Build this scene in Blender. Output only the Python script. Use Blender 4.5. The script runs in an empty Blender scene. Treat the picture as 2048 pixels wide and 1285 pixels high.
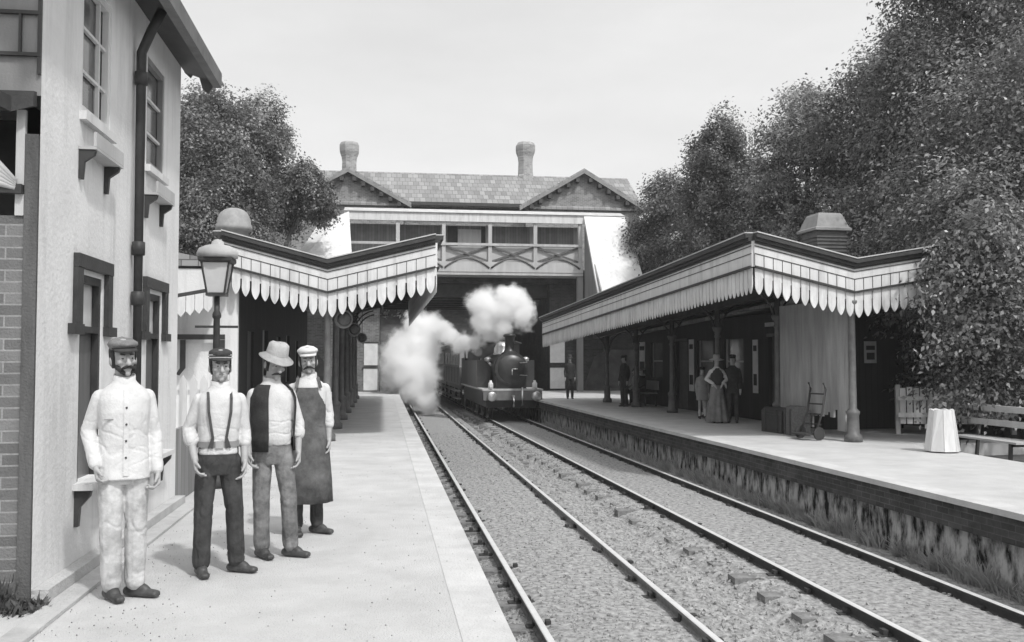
import bpy, bmesh, math, random
import numpy as np
from mathutils import Vector, Matrix, noise, Euler
R = math.radians
PI = math.pi
random.seed(7)
scene = bpy.context.scene
COL = scene.collection
PZ = 0.82                       # platform height above the rail tops

# ------------------------------------------------------------------ camera
FPX, WPX, HPX = 1870.0, 2048.0, 1285.0
PITCH = math.atan((718 - 642.5) / FPX)
YAW = math.atan((1024 - 765) / FPX * math.cos(PITCH))
CAM = Vector((0, 0, 2.42))
cam_d = bpy.data.cameras.new("camera"); cam = bpy.data.objects.new("camera", cam_d); COL.objects.link(cam)
cam_d.lens = 36.0 * FPX / WPX; cam_d.sensor_width = 36.0; cam_d.clip_start = 0.1; cam_d.clip_end = 2000
cam.location = CAM; cam.rotation_euler = (PI / 2 + PITCH, 0, -YAW)
scene.camera = cam
_fw = Vector((math.sin(YAW) * math.cos(PITCH), math.cos(YAW) * math.cos(PITCH), math.sin(PITCH)))
_rt = Vector((math.cos(YAW), -math.sin(YAW), 0)); _up = _rt.cross(_fw)
def ray(x, y): return _fw + _rt * ((x - WPX / 2) / FPX) + _up * ((HPX / 2 - y) / FPX)
def onz(x, y, z=PZ): d = ray(x, y); return CAM + d * ((z - CAM.z) / d.z)
def ony(x, y, Y): d = ray(x, y); return CAM + d * (Y / d.y)

# ------------------------------------------------------------------ world and sun
SUN_EL = R(52)                    # behind the camera, a little to the right
w = bpy.data.worlds.new("World"); scene.world = w; w.use_nodes = True
nt = w.node_tree; nt.nodes.clear()
out = nt.nodes.new('ShaderNodeOutputWorld'); bg = nt.nodes.new('ShaderNodeBackground')
sky = nt.nodes.new('ShaderNodeTexSky'); sky.sky_type = 'NISHITA'; sky.sun_disc = False
sun_dir = Vector((0.45 * math.cos(SUN_EL), -0.89 * math.cos(SUN_EL), math.sin(SUN_EL))).normalized()
sky.sun_elevation = math.asin(sun_dir.z); sky.sun_rotation = math.atan2(sun_dir.x, sun_dir.y)
sky.dust_density = 6.0; sky.air_density = 1.4; sky.altitude = 50
bw = nt.nodes.new('ShaderNodeRGBToBW')
tc = nt.nodes.new('ShaderNodeTexCoord'); mp = nt.nodes.new('ShaderNodeMapping')
mp.inputs['Scale'].default_value = (1.2, 1.2, 4.0)
cl = nt.nodes.new('ShaderNodeTexNoise'); cl.inputs['Scale'].default_value = 2.2; cl.inputs['Detail'].default_value = 7; cl.inputs['Roughness'].default_value = 0.55
mr = nt.nodes.new('ShaderNodeMapRange'); mr.inputs['From Min'].default_value = 0.3; mr.inputs['From Max'].default_value = 0.72
mr.inputs['To Min'].default_value = 0.93; mr.inputs['To Max'].default_value = 1.09
gm = nt.nodes.new('ShaderNodeMath'); gm.operation = 'POWER'; gm.inputs[1].default_value = 0.45
ml = nt.nodes.new('ShaderNodeMath'); ml.operation = 'MULTIPLY'
sc2 = nt.nodes.new('ShaderNodeMath'); sc2.operation = 'MULTIPLY'; sc2.inputs[1].default_value = 5.2
L = nt.links.new
L(sky.outputs[0], bw.inputs[0]); L(bw.outputs[0], gm.inputs[0]); L(tc.outputs['Generated'], mp.inputs[0]); L(mp.outputs[0], cl.inputs['Vector'])
L(cl.outputs['Fac'], mr.inputs['Value']); L(gm.outputs[0], sc2.inputs[0]); L(sc2.outputs[0], ml.inputs[0]); L(mr.outputs[0], ml.inputs[1]); L(ml.outputs[0], bg.inputs['Color'])
bg.inputs['Strength'].default_value = 0.105
L(bg.outputs[0], out.inputs['Surface'])
sd = bpy.data.lights.new("sun", 'SUN'); sd.energy = 2.5; sd.angle = R(3); sd.color = (1, 0.995, 0.985)
so = bpy.data.objects.new("sun", sd); COL.objects.link(so); so.location = (0, -20, 40)
so.rotation_euler = (-sun_dir).to_track_quat('-Z', 'Y').to_euler()
scene.view_settings.view_transform = 'Standard'; scene.view_settings.look = 'None'
scene.view_settings.exposure = 0.0; scene.view_settings.gamma = 1.0
scene.render.engine = 'CYCLES'
scene.cycles.max_bounces = 16; scene.cycles.diffuse_bounces = 4; scene.cycles.volume_bounces = 14
scene.cycles.use_denoising = True
scene.cycles.transparent_max_bounces = 8

# ------------------------------------------------------------------ materials (the place is seen in black and white)
MATS = {}
def _coords(nt, kind):
    tc = nt.nodes.new('ShaderNodeTexCoord')
    if kind != 'wall': return tc.outputs['Object']
    sx = nt.nodes.new('ShaderNodeSeparateXYZ'); nt.links.new(tc.outputs['Object'], sx.inputs[0])
    ad = nt.nodes.new('ShaderNodeMath'); ad.operation = 'MULTIPLY_ADD'; ad.inputs[1].default_value = 0.0 if nt.get('along_x') else 1.0
    nt.links.new(sx.outputs['Y'], ad.inputs[0]); nt.links.new(sx.outputs['X'], ad.inputs[2])
    cb = nt.nodes.new('ShaderNodeCombineXYZ'); nt.links.new(ad.outputs[0], cb.inputs[0]); nt.links.new(sx.outputs['Z'], cb.inputs[1])
    return cb.outputs[0]
def mat(name, v, rough=0.8, var=0.25, scale=6.0, bump=0.15, bscale=60.0, metal=0.0, zs=.14, stain=0.0, pattern=None, psize=0.12, spec=0.3, streak=False):
    if name in MATS: return MATS[name]
    m = bpy.data.materials.new(name); m.use_nodes = True; nt = m.node_tree
    if name == 'roof_slates': nt['along_x'] = 1
    b = nt.nodes['Principled BSDF']; L = nt.links.new
    b.inputs['Roughness'].default_value = rough; b.inputs['Metallic'].default_value = metal
    b.inputs['Specular IOR Level'].default_value = spec
    co = _coords(nt, 'obj')
    n1 = nt.nodes.new('ShaderNodeTexNoise'); n1.inputs['Scale'].default_value = scale; n1.inputs['Detail'].default_value = 8; n1.inputs['Roughness'].default_value = 0.65
    if streak:
        mpn = nt.nodes.new('ShaderNodeMapping'); mpn.inputs['Scale'].default_value = (1, 1, zs); L(co, mpn.inputs[0]); L(mpn.outputs[0], n1.inputs['Vector'])
    else: L(co, n1.inputs['Vector'])
    r1 = nt.nodes.new('ShaderNodeMapRange'); r1.inputs['From Min'].default_value = 0.3 if var < .9 else .40; r1.inputs['From Max'].default_value = 0.7 if var < .9 else .60
    r1.inputs['To Min'].default_value = v * (1 - var); r1.inputs['To Max'].default_value = min(0.85, v * (1 + var))
    L(n1.outputs['Fac'], r1.inputs['Value']); val = r1.outputs[0]
    n2 = nt.nodes.new('ShaderNodeTexNoise'); n2.inputs['Scale'].default_value = bscale; n2.inputs['Detail'].default_value = 4; L(co, n2.inputs['Vector'])
    height = n2.outputs['Fac']
    if pattern:
        wc = _coords(nt, 'wall')
        if pattern in ('brick', 'tile'):
            br = nt.nodes.new('ShaderNodeTexBrick'); L(wc, br.inputs['Vector'])
            br.inputs['Scale'].default_value = 1.0
            if pattern == 'brick': br.inputs['Brick Width'].default_value = 0.225; br.inputs['Row Height'].default_value = 0.075; br.inputs['Mortar Size'].default_value = 0.006
            else: br.inputs['Brick Width'].default_value = psize; br.inputs['Row Height'].default_value = psize; br.inputs['Mortar Size'].default_value = 0.012
            br.inputs['Color1'].default_value = (0.75,) * 3 + (1,); br.inputs['Color2'].default_value = (1.2,) * 3 + (1,)
            br.inputs['Mortar'].default_value = ((1.7,) * 3 if pattern == 'brick' else (0.45,) * 3) + (1,)
            f = br.outputs['Color']; g = br.outputs['Fac']
        else:                                                    # upright planks
            sx = nt.nodes.new('ShaderNodeSeparateXYZ'); L(wc, sx.inputs[0])
            dv = nt.nodes.new('ShaderNodeMath'); dv.operation = 'DIVIDE'; dv.inputs[1].default_value = psize
            L(sx.outputs['X' if pattern == 'plank' else 'Y'], dv.inputs[0])
            fr = nt.nodes.new('ShaderNodeMath'); fr.operation = 'FRACT'; L(dv.outputs[0], fr.inputs[0])
            fl = nt.nodes.new('ShaderNodeMath'); fl.operation = 'FLOOR'; L(dv.outputs[0], fl.inputs[0])
            wn = nt.nodes.new('ShaderNodeTexWhiteNoise'); wn.noise_dimensions = '1D'; L(fl.outputs[0], wn.inputs['W'])
            rr = nt.nodes.new('ShaderNodeMapRange'); L(wn.outputs['Value'], rr.inputs['Value']); rr.inputs['To Min'].default_value = 0.82; rr.inputs['To Max'].default_value = 1.15
            gt = nt.nodes.new('ShaderNodeMath'); gt.operation = 'LESS_THAN'; gt.inputs[1].default_value = 0.09; L(fr.outputs[0], gt.inputs[0])
            mx = nt.nodes.new('ShaderNodeMix'); mx.data_type = 'FLOAT'; L(gt.outputs[0], mx.inputs['Factor']); L(rr.outputs[0], mx.inputs[2]); mx.inputs[3].default_value = 0.55
            f = mx.outputs[0]; g = gt.outputs[0]
        mu = nt.nodes.new('ShaderNodeMix'); mu.data_type = 'RGBA'; mu.blend_type = 'MULTIPLY'; mu.inputs['Factor'].default_value = 1.0
        L(val, mu.inputs[6]); L(f, mu.inputs[7]); val = mu.outputs[2]
        sb = nt.nodes.new('ShaderNodeMath'); sb.operation = 'SUBTRACT'; L(n2.outputs['Fac'], sb.inputs[0]); L(g, sb.inputs[1]); height = sb.outputs[0]
    if stain:                                                    # rain and soot streaks running down the surface
        m3 = nt.nodes.new('ShaderNodeMapping'); m3.inputs['Scale'].default_value = (1, 1, .12); L(co, m3.inputs[0])
        n3 = nt.nodes.new('ShaderNodeTexNoise'); n3.inputs['Scale'].default_value = 5.5; n3.inputs['Detail'].default_value = 6; n3.inputs['Roughness'].default_value = .7; L(m3.outputs[0], n3.inputs['Vector'])
        r3 = nt.nodes.new('ShaderNodeMapRange'); r3.inputs['From Min'].default_value = .50; r3.inputs['From Max'].default_value = .72; r3.inputs['To Min'].default_value = 1; r3.inputs['To Max'].default_value = 1 - stain; L(n3.outputs['Fac'], r3.inputs['Value'])
        mm = nt.nodes.new('ShaderNodeMath'); mm.operation = 'MULTIPLY'; L(val, mm.inputs[0]); L(r3.outputs[0], mm.inputs[1]); val = mm.outputs[0]
    L(val, b.inputs['Base Color'])
    bp = nt.nodes.new('ShaderNodeBump'); bp.inputs['Strength'].default_value = min(1, bump * 2); bp.inputs['Distance'].default_value = 0.012
    L(height, bp.inputs['Height']); L(bp.outputs[0], b.inputs['Normal'])
    MATS[name] = m
    return m
WHITE = mat('white_paint', 0.66, 0.6, 0.12, 3.5, 0.05, 40, streak=True, stain=.30)
STUCCO = mat('whitewashed_render', 0.72, 0.9, 0.08, 1.4, 0.25, 24, stain=.2)
WBOARD = mat('white_boarding', 0.68, 0.7, 0.10, 2.0, 0.1, 40, pattern='plank', psize=0.19)
LGREY = mat('pale_grey_paint', 0.45, 0.7, 0.18, 3, 0.1, streak=True)
MGREY = mat('grey_paint', 0.24, 0.7, 0.2, 3, 0.1, streak=True)
DARK = mat('dark_paint', 0.045, 0.5, 0.3, 5, 0.1)
IRON = mat('dark_iron', 0.05, 0.5, 0.3, 8, 0.1)
BLACK = mat('engine_black', 0.022, 0.32, 0.4, 4, 0.05, spec=0.5)
DBRICK = mat('dark_brick', 0.05, 0.9, 0.4, 2, 0.3, pattern='brick')  # dark brick of the bridge deck and right abutment
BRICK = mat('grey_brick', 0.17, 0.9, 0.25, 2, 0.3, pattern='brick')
PBRICK = mat('platform_brick', 0.06, 0.9, 0.45, 3, 0.4, pattern='brick')
DWOOD = mat('dark_boards', 0.026, 0.7, 0.35, 2.5, 0.15, pattern='plank', psize=0.15, streak=True)
GWOOD = mat('grey_boards', 0.40, 0.8, 0.28, 3.5, 0.2, pattern='plank', psize=0.16, streak=True)
MBOARD = mat('mid_grey_boards', 0.25, 0.8, 0.22, 2.5, 0.2, pattern='plank', psize=0.2, streak=True)
TILE = mat('roof_tiles', 0.17, 0.85, 0.3, 1.2, 0.3, pattern='tile', psize=0.22)
SLATE = mat('slates', 0.27, 0.7, 0.12, 1.0, 0.2, pattern='tile', psize=0.32)
RSLATE = mat('roof_slates', 0.27, 0.7, 0.12, 1.0, 0.2, pattern='tile', psize=0.30)
LEAD = mat('lead_sheet', 0.5, 0.6, 0.2, 3, 0.1)
GLASS = mat('dark_window_glass', 0.12, 0.12, 0.3, 2, 0.0, spec=0.6)
BLIND = mat('pale_blind', 0.55, 0.8, 0.12, 3, 0.05)
OPAL = mat('opal_glass', 0.62, 0.2, 0.12, 3, 0.02, spec=0.5)
PAPER = mat('poster_paper', 0.68, 0.9, 0.12, 3, 0.02)
INK = mat('poster_ink', 0.05, 0.9, 0.3, 8, 0.02)
GRAVEL = mat('platform_gravel', 0.52, 0.95, 0.13, 1.7, 0.5, 90)
COPING = mat('coping_stone', 0.55, 0.9, 0.16, 1.6, 0.3, 50)
COPJ = mat('worn_coping', 0.53, 0.9, 0.16, 2.2, 0.4, 50)
MASON = mat('stained_masonry', 0.26, .95, .98, 6.0, 1.0, 10, zs=.4, streak=True)
RUSTL = mat('bright_rail_side', 0.22, 0.7, 0.3, 10, 0.1)
RUST = mat('rusty_steel', 0.045, 0.7, 0.3, 10, 0.1)
POLISH = mat('polished_rail', 0.62, 0.4, 0.1, 6, 0.02, spec=0.5)  # polished rail tops, their sheen put in as a pale diffuse colour
VALA = mat('weathered_valance', 0.64, 0.7, 0.20, 5.0, 0.15, 40, zs=.35, streak=True, stain=.35)
SLEEPER = mat('tarred_sleeper', 0.19, 0.9, 0.45, 8, 0.5, 40)
BARK = mat('bark', 0.07, 0.95, 0.4, 6, 0.6, 18)
STEEL = mat('bright_steel', 0.6, 0.3, 0.2, 6, 0.03, metal=0.7)
COACH = mat('carriage_paint', 0.10, 0.3, 0.25, 2, 0.03, spec=0.5)
COACHP = mat('carriage_upper_panels', 0.30, 0.3, 0.2, 2, 0.03, spec=0.5)

# ------------------------------------------------------------------ mesh helpers
class MB:
    """Collects shapes and links them as ONE mesh object."""
    def __init__(self): self.v = []; self.f = []; self.m = []; self.s = []; self.slot = 0; self.sm = False
    def add(self, vs, fs, sm=None):
        o = len(self.v); self.v += [tuple(p) for p in vs]
        for f in fs: self.f.append(tuple(i + o for i in f)); self.m.append(self.slot); self.s.append(self.sm if sm is None else sm)
        return self
    def box(self, x0, x1, y0, y1, z0, z1):
        vs = [(x, y, z) for x in (x0, x1) for y in (y0, y1) for z in (z0, z1)]
        return self.add(vs, [(0, 1, 3, 2), (4, 6, 7, 5), (0, 4, 5, 1), (2, 3, 7, 6), (0, 2, 6, 4), (1, 5, 7, 3)], False)
    def obox(self, c, ux, uy, uz):                              # box from half-axis vectors
        c = Vector(c); ux = Vector(ux); uy = Vector(uy); uz = Vector(uz)
        vs = [c + ux * a + uy * b + uz * d for a in (-1, 1) for b in (-1, 1) for d in (-1, 1)]
        return self.add(vs, [(0, 1, 3, 2), (4, 6, 7, 5), (0, 4, 5, 1), (2, 3, 7, 6), (0, 2, 6, 4), (1, 5, 7, 3)], False)
    def bar(self, p0, p1, wd, ht, up=(0, 0, 1)):
        p0 = Vector(p0); p1 = Vector(p1); d = p1 - p0; u = Vector(up); s = d.cross(u)
        if s.length < 1e-6: s = d.cross(Vector((1, 0, 0)))
        s.normalize(); t = s.cross(d).normalized()
        return self.obox((p0 + p1) / 2, d / 2, s * wd / 2, t * ht / 2)
    def loft(self, rings, cap=True, sm=True, closed=True):
        n = len(rings[0]); vs = [p for r in rings for p in r]; fs = []
        for i in range(len(rings) - 1):
            for j in range(n if closed else n - 1):
                k = (j + 1) % n; fs.append((i * n + j, i * n + k, (i + 1) * n + k, (i + 1) * n + j))
        o = len(self.v); self.add(vs, fs, sm)
        if cap:
            self.f.append(tuple(o + j for j in range(n))[::-1]); self.m.append(self.slot); self.s.append(False)
            b = o + (len(rings) - 1) * n
            self.f.append(tuple(b + j for j in range(n))); self.m.append(self.slot); self.s.append(False)
        return self
    def tube(self, pts, rad, seg=10, cap=True):
        pts = [Vector(p) for p in pts]; rings = []
        for i, p in enumerate(pts):
            d = (pts[min(i + 1, len(pts) - 1)] - pts[max(i - 1, 0)]).normalized()
            a = d.cross(Vector((0, 0, 1)))
            if a.length < 1e-3: a = Vector((1, 0, 0))
            a.normalize(); b = a.cross(d)
            r = rad[i] if isinstance(rad, (list, tuple)) else rad
            rings.append([p + (a * math.cos(2 * PI * k / seg) + b * math.sin(2 * PI * k / seg)) * r for k in range(seg)])
        return self.loft(rings, cap)
    def lathe(self, c, prof, seg=16, axis='z', sq=1.0):         # prof: (radius, height)
        c = Vector(c); rings = []
        for r, h in prof:
            ring = []
            for k in range(seg):
                a = 2 * PI * k / seg + (PI / seg if seg <= 8 else 0); x, y = r * math.cos(a), r * math.sin(a) * sq
                ring.append(c + (Vector((x, y, h)) if axis == 'z' else Vector((x, h, y)) if axis == 'y' else Vector((h, x, y))))
            rings.append(ring)
        return self.loft(rings, True, seg > 8)
    def ball(self, c, r, mtx=None, u=14, vn=9):
        c = Vector(c); r = r if isinstance(r, (tuple, list)) else (r, r, r); rings = []
        for i in range(vn + 1):
            t = PI * (i + 0.02 * (i == 0) - 0.02 * (i == vn)) / vn; ring = []
            for k in range(u):
                a = 2 * PI * k / u
                p = Vector((r[0] * math.sin(t) * math.cos(a), r[1] * math.sin(t) * math.sin(a), -r[2] * math.cos(t)))
                if mtx: p = mtx @ p
                ring.append(c + p)
            rings.append(ring)
        return self.loft(rings, True, True)
    def caps(self, p0, r0, p1, r1, seg=12):                     # tapered capsule
        p0 = Vector(p0); p1 = Vector(p1); d = p1 - p0; ln = d.length
        if ln < 1e-6: return self.ball(p0, max(r0, r1))
        d /= ln; a = d.orthogonal().normalized(); b = d.cross(a); rings = []
        for t in (-88, -60, -30, 0): rings.append((p0 + d * (r0 * math.sin(R(t))), r0 * math.cos(R(t))))
        for t in (0, 30, 60, 88): rings.append((p1 + d * (r1 * math.sin(R(t))), r1 * math.cos(R(t))))
        return self.loft([[c + (a * math.cos(2 * PI * k / seg) + b * math.sin(2 * PI * k / seg)) * r for k in range(seg)] for c, r in rings], True, True)
    def prism(self, poly, ext):                                 # planar polygon (3-D points) pushed along ext
        poly = [Vector(p) for p in poly]; e = Vector(ext); n = len(poly)
        fs = [tuple(range(n))[::-1], tuple(range(n, 2 * n))] + [(i, (i + 1) % n, n + (i + 1) % n, n + i) for i in range(n)]
        return self.add(poly + [p + e for p in poly], fs, False)
    def mesh(self, name, mats):
        me = bpy.data.meshes.new(name); me.from_pydata(self.v, [], self.f)
        for m in (mats if isinstance(mats, (list, tuple)) else [mats]): me.materials.append(m)
        me.polygons.foreach_set('material_index', self.m); me.polygons.foreach_set('use_smooth', self.s)
        bm = bmesh.new(); bm.from_mesh(me); bmesh.ops.recalc_face_normals(bm, faces=bm.faces); bm.to_mesh(me); bm.free()
        me.update(); return me
    def build(self, name, mats, parent=None, origin=None):
        me = self.mesh(name, mats); o = bpy.data.objects.new(name, me); COL.objects.link(o)
        if origin is not None: me.transform(Matrix.Translation(-Vector(origin))); o.location = origin
        if parent is not None: put(o, parent)
        return o
def put(o, parent):
    """parent o, whose mesh was written in world coordinates, keeping it where it is"""
    o.parent = parent; o.matrix_parent_inverse = parent_matrix(parent).inverted()
def parent_matrix(p):
    m = Matrix.LocRotScale(p.location, p.rotation_euler, p.scale)
    return m if p.parent is None else parent_matrix(p.parent) @ p.matrix_parent_inverse @ m
def empty(name, loc=(0, 0, 0), rz=0.0):
    o = bpy.data.objects.new(name, None); COL.objects.link(o); o.location = loc; o.rotation_euler = (0, 0, rz); o.empty_display_size = 0.3
    return o
def tag(o, label=None, cat=None, group=None, kind=None):
    if label: o['label'] = label
    if cat: o['category'] = cat
    if group: o['group'] = group
    if kind: o['kind'] = kind
    return o
def thing(name, label, cat, loc=(0, 0, 0), rz=0.0, group=None): return tag(empty(name, loc, rz), label, cat, group)
def copy_tree(o, parent=None):
    c = o.copy(); COL.objects.link(c)
    if parent is not None: c.parent = parent
    for ch in list(o.children): copy_tree(ch, c)
    return c
def opened_wall(mb, O, U, N, ulen, z0, z1, openings, depth):
    """wall face with recessed openings; O origin, U unit along the wall, N outward unit; openings (u0, u1, z0, z1)"""
    O = Vector(O); U = Vector(U); N = Vector(N)
    us = sorted({0, ulen} | {a for o in openings for a in o[:2]}); zs = sorted({z0, z1} | {a for o in openings for a in o[2:]})
    P = lambda u, z, d=0: O + U * u + Vector((0, 0, z - O.z)) - N * d
    for i in range(len(us) - 1):
        for j in range(len(zs) - 1):
            cu, cz = (us[i] + us[i + 1]) / 2, (zs[j] + zs[j + 1]) / 2
            if any(o[0] < cu < o[1] and o[2] < cz < o[3] for o in openings): continue
            mb.add([P(us[i], zs[j]), P(us[i + 1], zs[j]), P(us[i + 1], zs[j + 1]), P(us[i], zs[j + 1])], [(0, 1, 2, 3)])
    for a, b, c, d in openings:
        for q in ((a, c, b, c), (b, c, b, d), (b, d, a, d), (a, d, a, c)):
            mb.add([P(q[0], q[1]), P(q[2], q[3]), P(q[2], q[3], depth), P(q[0], q[1], depth)], [(0, 1, 2, 3)])
# ------------------------------------------------------------------ the setting
def sstep(a, b, x): t = min(1, max(0, (x - a) / (b - a))); return t * t * (3 - 2 * t)
def ground_z(x, y):
    base = -0.32
    r = sstep(13.0, 23.0, x) * 5.4 + (0.9 * sstep(9.0, 9.7, x) if y < 46 else 0) + sstep(24, 60, x) * 4
    l = sstep(-5.5, -14.0, x) * 5.6 + sstep(-16, -60, x) * 4 if x < 0 else 0
    f = 0
    if y > 45.5:
        s = sstep(45.5, 47.5, y); f = (6.4 * max(sstep(9.4, 11.0, x), sstep(-1.5, -3.2, x))) * s
    n = noise.noise(Vector((x * 0.15, y * 0.15, 0))) * 0.4 * (1 if (x > 14 or x < -7) else 0)
    return base + max(r + n if x > 0 else 0, l + n if x < 0 else 0, f) + (sstep(70, 100, y) * 11 if y > 70 else 0)  # last term: hillside added across the line to keep the bridge opening dark
xs = np.unique(np.concatenate([np.linspace(-400, -60, 12), np.linspace(-60, -16, 18), np.linspace(-16, 26, 64), np.linspace(26, 70, 16), np.linspace(70, 400, 12)]))
ys = np.unique(np.concatenate([np.linspace(-120, -6, 14), np.linspace(-6, 45.4, 34), np.linspace(45.4, 48, 8), np.linspace(48, 120, 30), np.linspace(120, 600, 16)]))
g = MB(); g.sm = True
g.add([(x, y, ground_z(x, y)) for y in ys for x in xs], [(j * len(xs) + i, j * len(xs) + i + 1, (j + 1) * len(xs) + i + 1, (j + 1) * len(xs) + i) for j in range(len(ys) - 1) for i in range(len(xs) - 1)])
EARTH = mat('earth_and_rough_grass', 0.085, 0.95, 0.5, 1.6, 0.8, 25)
tag(g.build('ground', EARTH), kind='structure')

RT = lambda y: -0.0105 * (y - 8)               # the right hand line leans a little towards the left one
def ballast_h(x, y):
    c = x - RT(y)
    p = [(0.6, -.26), (0.95, -.27), (1.25, -.17), (1.47, -.12), (1.62, -.085), (2.16, -.06), (2.7, -.085), (2.87, -.12), (3.1, -.085), (3.44, -.09), (3.6, -.17), (3.94, -.225), (4.12, -.145), (4.35, -.105), (4.62, -.12), (4.8, -.085), (5.35, -.06), (5.9, -.085), (6.06, -.12), (6.3, -.10), (6.7, -.12)]
    q = x if x < 3.3 else c
    for (a, h), (b, k) in zip(p, p[1:]):
        if a <= q <= b: z = h + (k - h) * (q - a) / (b - a); break
    else: z = -.26
    v = Vector((x, y, 0)); amp = 0.35 if abs(q - 2.16) < .62 or abs(q - 5.35) < .62 else 1.8 if 3.3 < x < 4.3 else 1.0
    return z + amp * (0.012 * noise.noise(v * 3.1) + 0.012 * noise.noise(v * 9) + 0.016 * noise.noise(v * 21))
xs = list(np.arange(0.62, 6.72, 0.04)); ys = [-6.0]
while ys[-1] < 95: ys.append(ys[-1] + max(0.035 if ys[-1] > 6 else 0.3, 0.0042 * max(0, ys[-1])))
b = MB(); b.sm = True
b.add([(x, y, ballast_h(x, y)) for y in ys for x in xs], [(j * len(xs) + i, j * len(xs) + i + 1, (j + 1) * len(xs) + i + 1, (j + 1) * len(xs) + i) for j in range(len(ys) - 1) for i in range(len(xs) - 1)])
BALLAST = mat('ballast', 0.31, 0.95, 0.6, 14.0, 1.0, 80)
tag(b.build('ballast_bed', BALLAST), kind='structure')

def stone_mesh(mb, p, r, rnd):
    q = Euler((rnd.random() * 6, rnd.random() * 6, rnd.random() * 6)).to_matrix(); vs = []
    for d in ((1, 0, 0), (-1, 0, 0), (0, 1, 0), (0, -1, 0), (0, 0, 1), (0, 0, -1)):
        vs.append(Vector(p) + q @ (Vector(d) * r * rnd.uniform(.6, 1.2)))
    mb.add(vs, [(0, 2, 4), (2, 1, 4), (1, 3, 4), (3, 0, 4), (2, 0, 5), (1, 2, 5), (3, 1, 5), (0, 3, 5)], False)
rnd = random.Random(3); s = MB()
for i in range(15000):
    y = 5.5 + 26 * rnd.random() ** 1.7
    x = rnd.choice([rnd.uniform(.9, 6.5), rnd.uniform(3.0, 4.4), rnd.uniform(1.0, 1.4), rnd.uniform(1.6, 2.75)])
    stone_mesh(s, (x, y, ballast_h(x, y) + .004), rnd.choice((.008, .011, .014, .022)) * rnd.uniform(.8, 1.3) * (1.5 if 3.0 < x < 4.4 else 1), rnd)
tag(s.build('ballast_stones', mat('loose_stone', 0.30, 0.95, 0.5, 14, 0.4)), kind='stuff', label='loose pale stones scattered over the ballast between the rails', cat='gravel')

# platforms
def slab(name, edge, back, z0, z1, m, side):
    """edge: list of (x, y) along the track side, back: x of the far side"""
    mb = MB(); n = len(edge)
    top = [(x, y, z1) for x, y in edge] + [(back, y, z1) for x, y in reversed(edge)]
    mb.prism(top, (0, 0, z0 - z1)); return mb.build(name, m)
LE = [(0.46, -6), (0.46, 43.5)]; RE = [(6.88, -6), (6.85, 9), (6.72, 17), (6.55, 24), (6.35, 36), (6.22, 46.4)]
tag(slab('left_platform', LE, -9, -0.4, PZ - 0.004, GRAVEL, 1), kind='structure')
rp = MB(); rp.prism([(x, y, PZ - .004) for x, y in RE] + [(12.6, 46.4, PZ - .004), (12.6, 16.6, PZ - .004), (9.85, 16.3, PZ - .004), (9.75, -6, PZ - .004)], (0, 0, -1.2)); tag(rp.build('right_platform', GRAVEL), kind='structure')
def strip(name, edge, w0, w1, z0, z1, m):
    mb = MB(); mb.prism([(x + w0, y, z1) for x, y in edge] + [(x + w1, y, z1) for x, y in reversed(edge)], (0, 0, z0 - z1)); return tag(mb.build(name, m), kind='structure')
strip('left_platform_coping', LE, 0.0, 0.30, PZ - 0.11, PZ, COPJ)
strip('left_platform_wall', LE, 0.0, 0.18, -0.5, PZ - 0.11, PBRICK)
strip('right_platform_coping', RE, -0.32, 0.0, PZ - 0.07, PZ, COPJ)
strip('right_platform_upper_wall', RE, -0.27, 0.0, PZ - .36, PZ - 0.07, PBRICK); strip('right_platform_wall', RE, -0.14, 0.0, -0.5, PZ - 0.36, MASON)
rm = MB(); rm.prism([(0.46, 43.5, PZ - .01), (-9, 43.5, PZ - .01), (-9, 46.4, PZ - .01), (0.3, 46.4, PZ - .01)], (0, 0, -1.2))
tag(rm.build('left_platform_end', GRAVEL), kind='structure')

rnd = random.Random(9); s = MB()
for i in range(1500):
    y = 4.5 + 24 * rnd.random() ** 1.6; stone_mesh(s, (rnd.choice([rnd.uniform(-2.0, .72), rnd.uniform(-2.0, -1.2)]), y, PZ + .001), rnd.uniform(.002, .0065), rnd)
tag(s.build('grit', mat('dark_grit', 0.24, 0.95, 0.5, 14, 0.4)), kind='stuff', label='dark grit strewn over the pale surface of the left platform', cat='grit')
# weeds along the foot of the right platform
rnd = random.Random(11); gs = MB()
def edge_x(y):
    for (a, b_), (c, d) in zip(RE, RE[1:]):
        if b_ <= y <= d: return a + (c - a) * (y - b_) / (d - b_)
    return 6.5
for i in range(1900):
    y = 7.0 + 28 * rnd.random() ** 1.5; cx = edge_x(y) - 0.17 - abs(rnd.gauss(0, .06)); n = rnd.randint(3, 7)
    if noise.noise(Vector((y * .9, 3, 0))) < -0.28: continue
    hh = 0.20 + .16 * noise.noise(Vector((y * 1.7, 0, 0)))
    for k in range(n):
        x = cx + rnd.gauss(0, .03); yy = y + rnd.gauss(0, .05); h = hh * rnd.uniform(.5, 1.35); wd = rnd.uniform(.006, .014)
        dx, dy = rnd.gauss(-.05, .07), rnd.gauss(0, .07); z = ballast_h(x, yy) - .02
        a = rnd.random() * PI; ca, sa = math.cos(a) * wd, math.sin(a) * wd
        gs.add([(x - ca, yy - sa, z), (x + ca, yy + sa, z), (x + dx * .4 + ca * .8, yy + dy * .4 + sa * .8, z + h * .6), (x + dx * .4 - ca * .8, yy + dy * .4 - sa * .8, z + h * .6), (x + dx, yy + dy, z + h)], [(0, 1, 2, 3), (3, 2, 4)], False)
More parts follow.
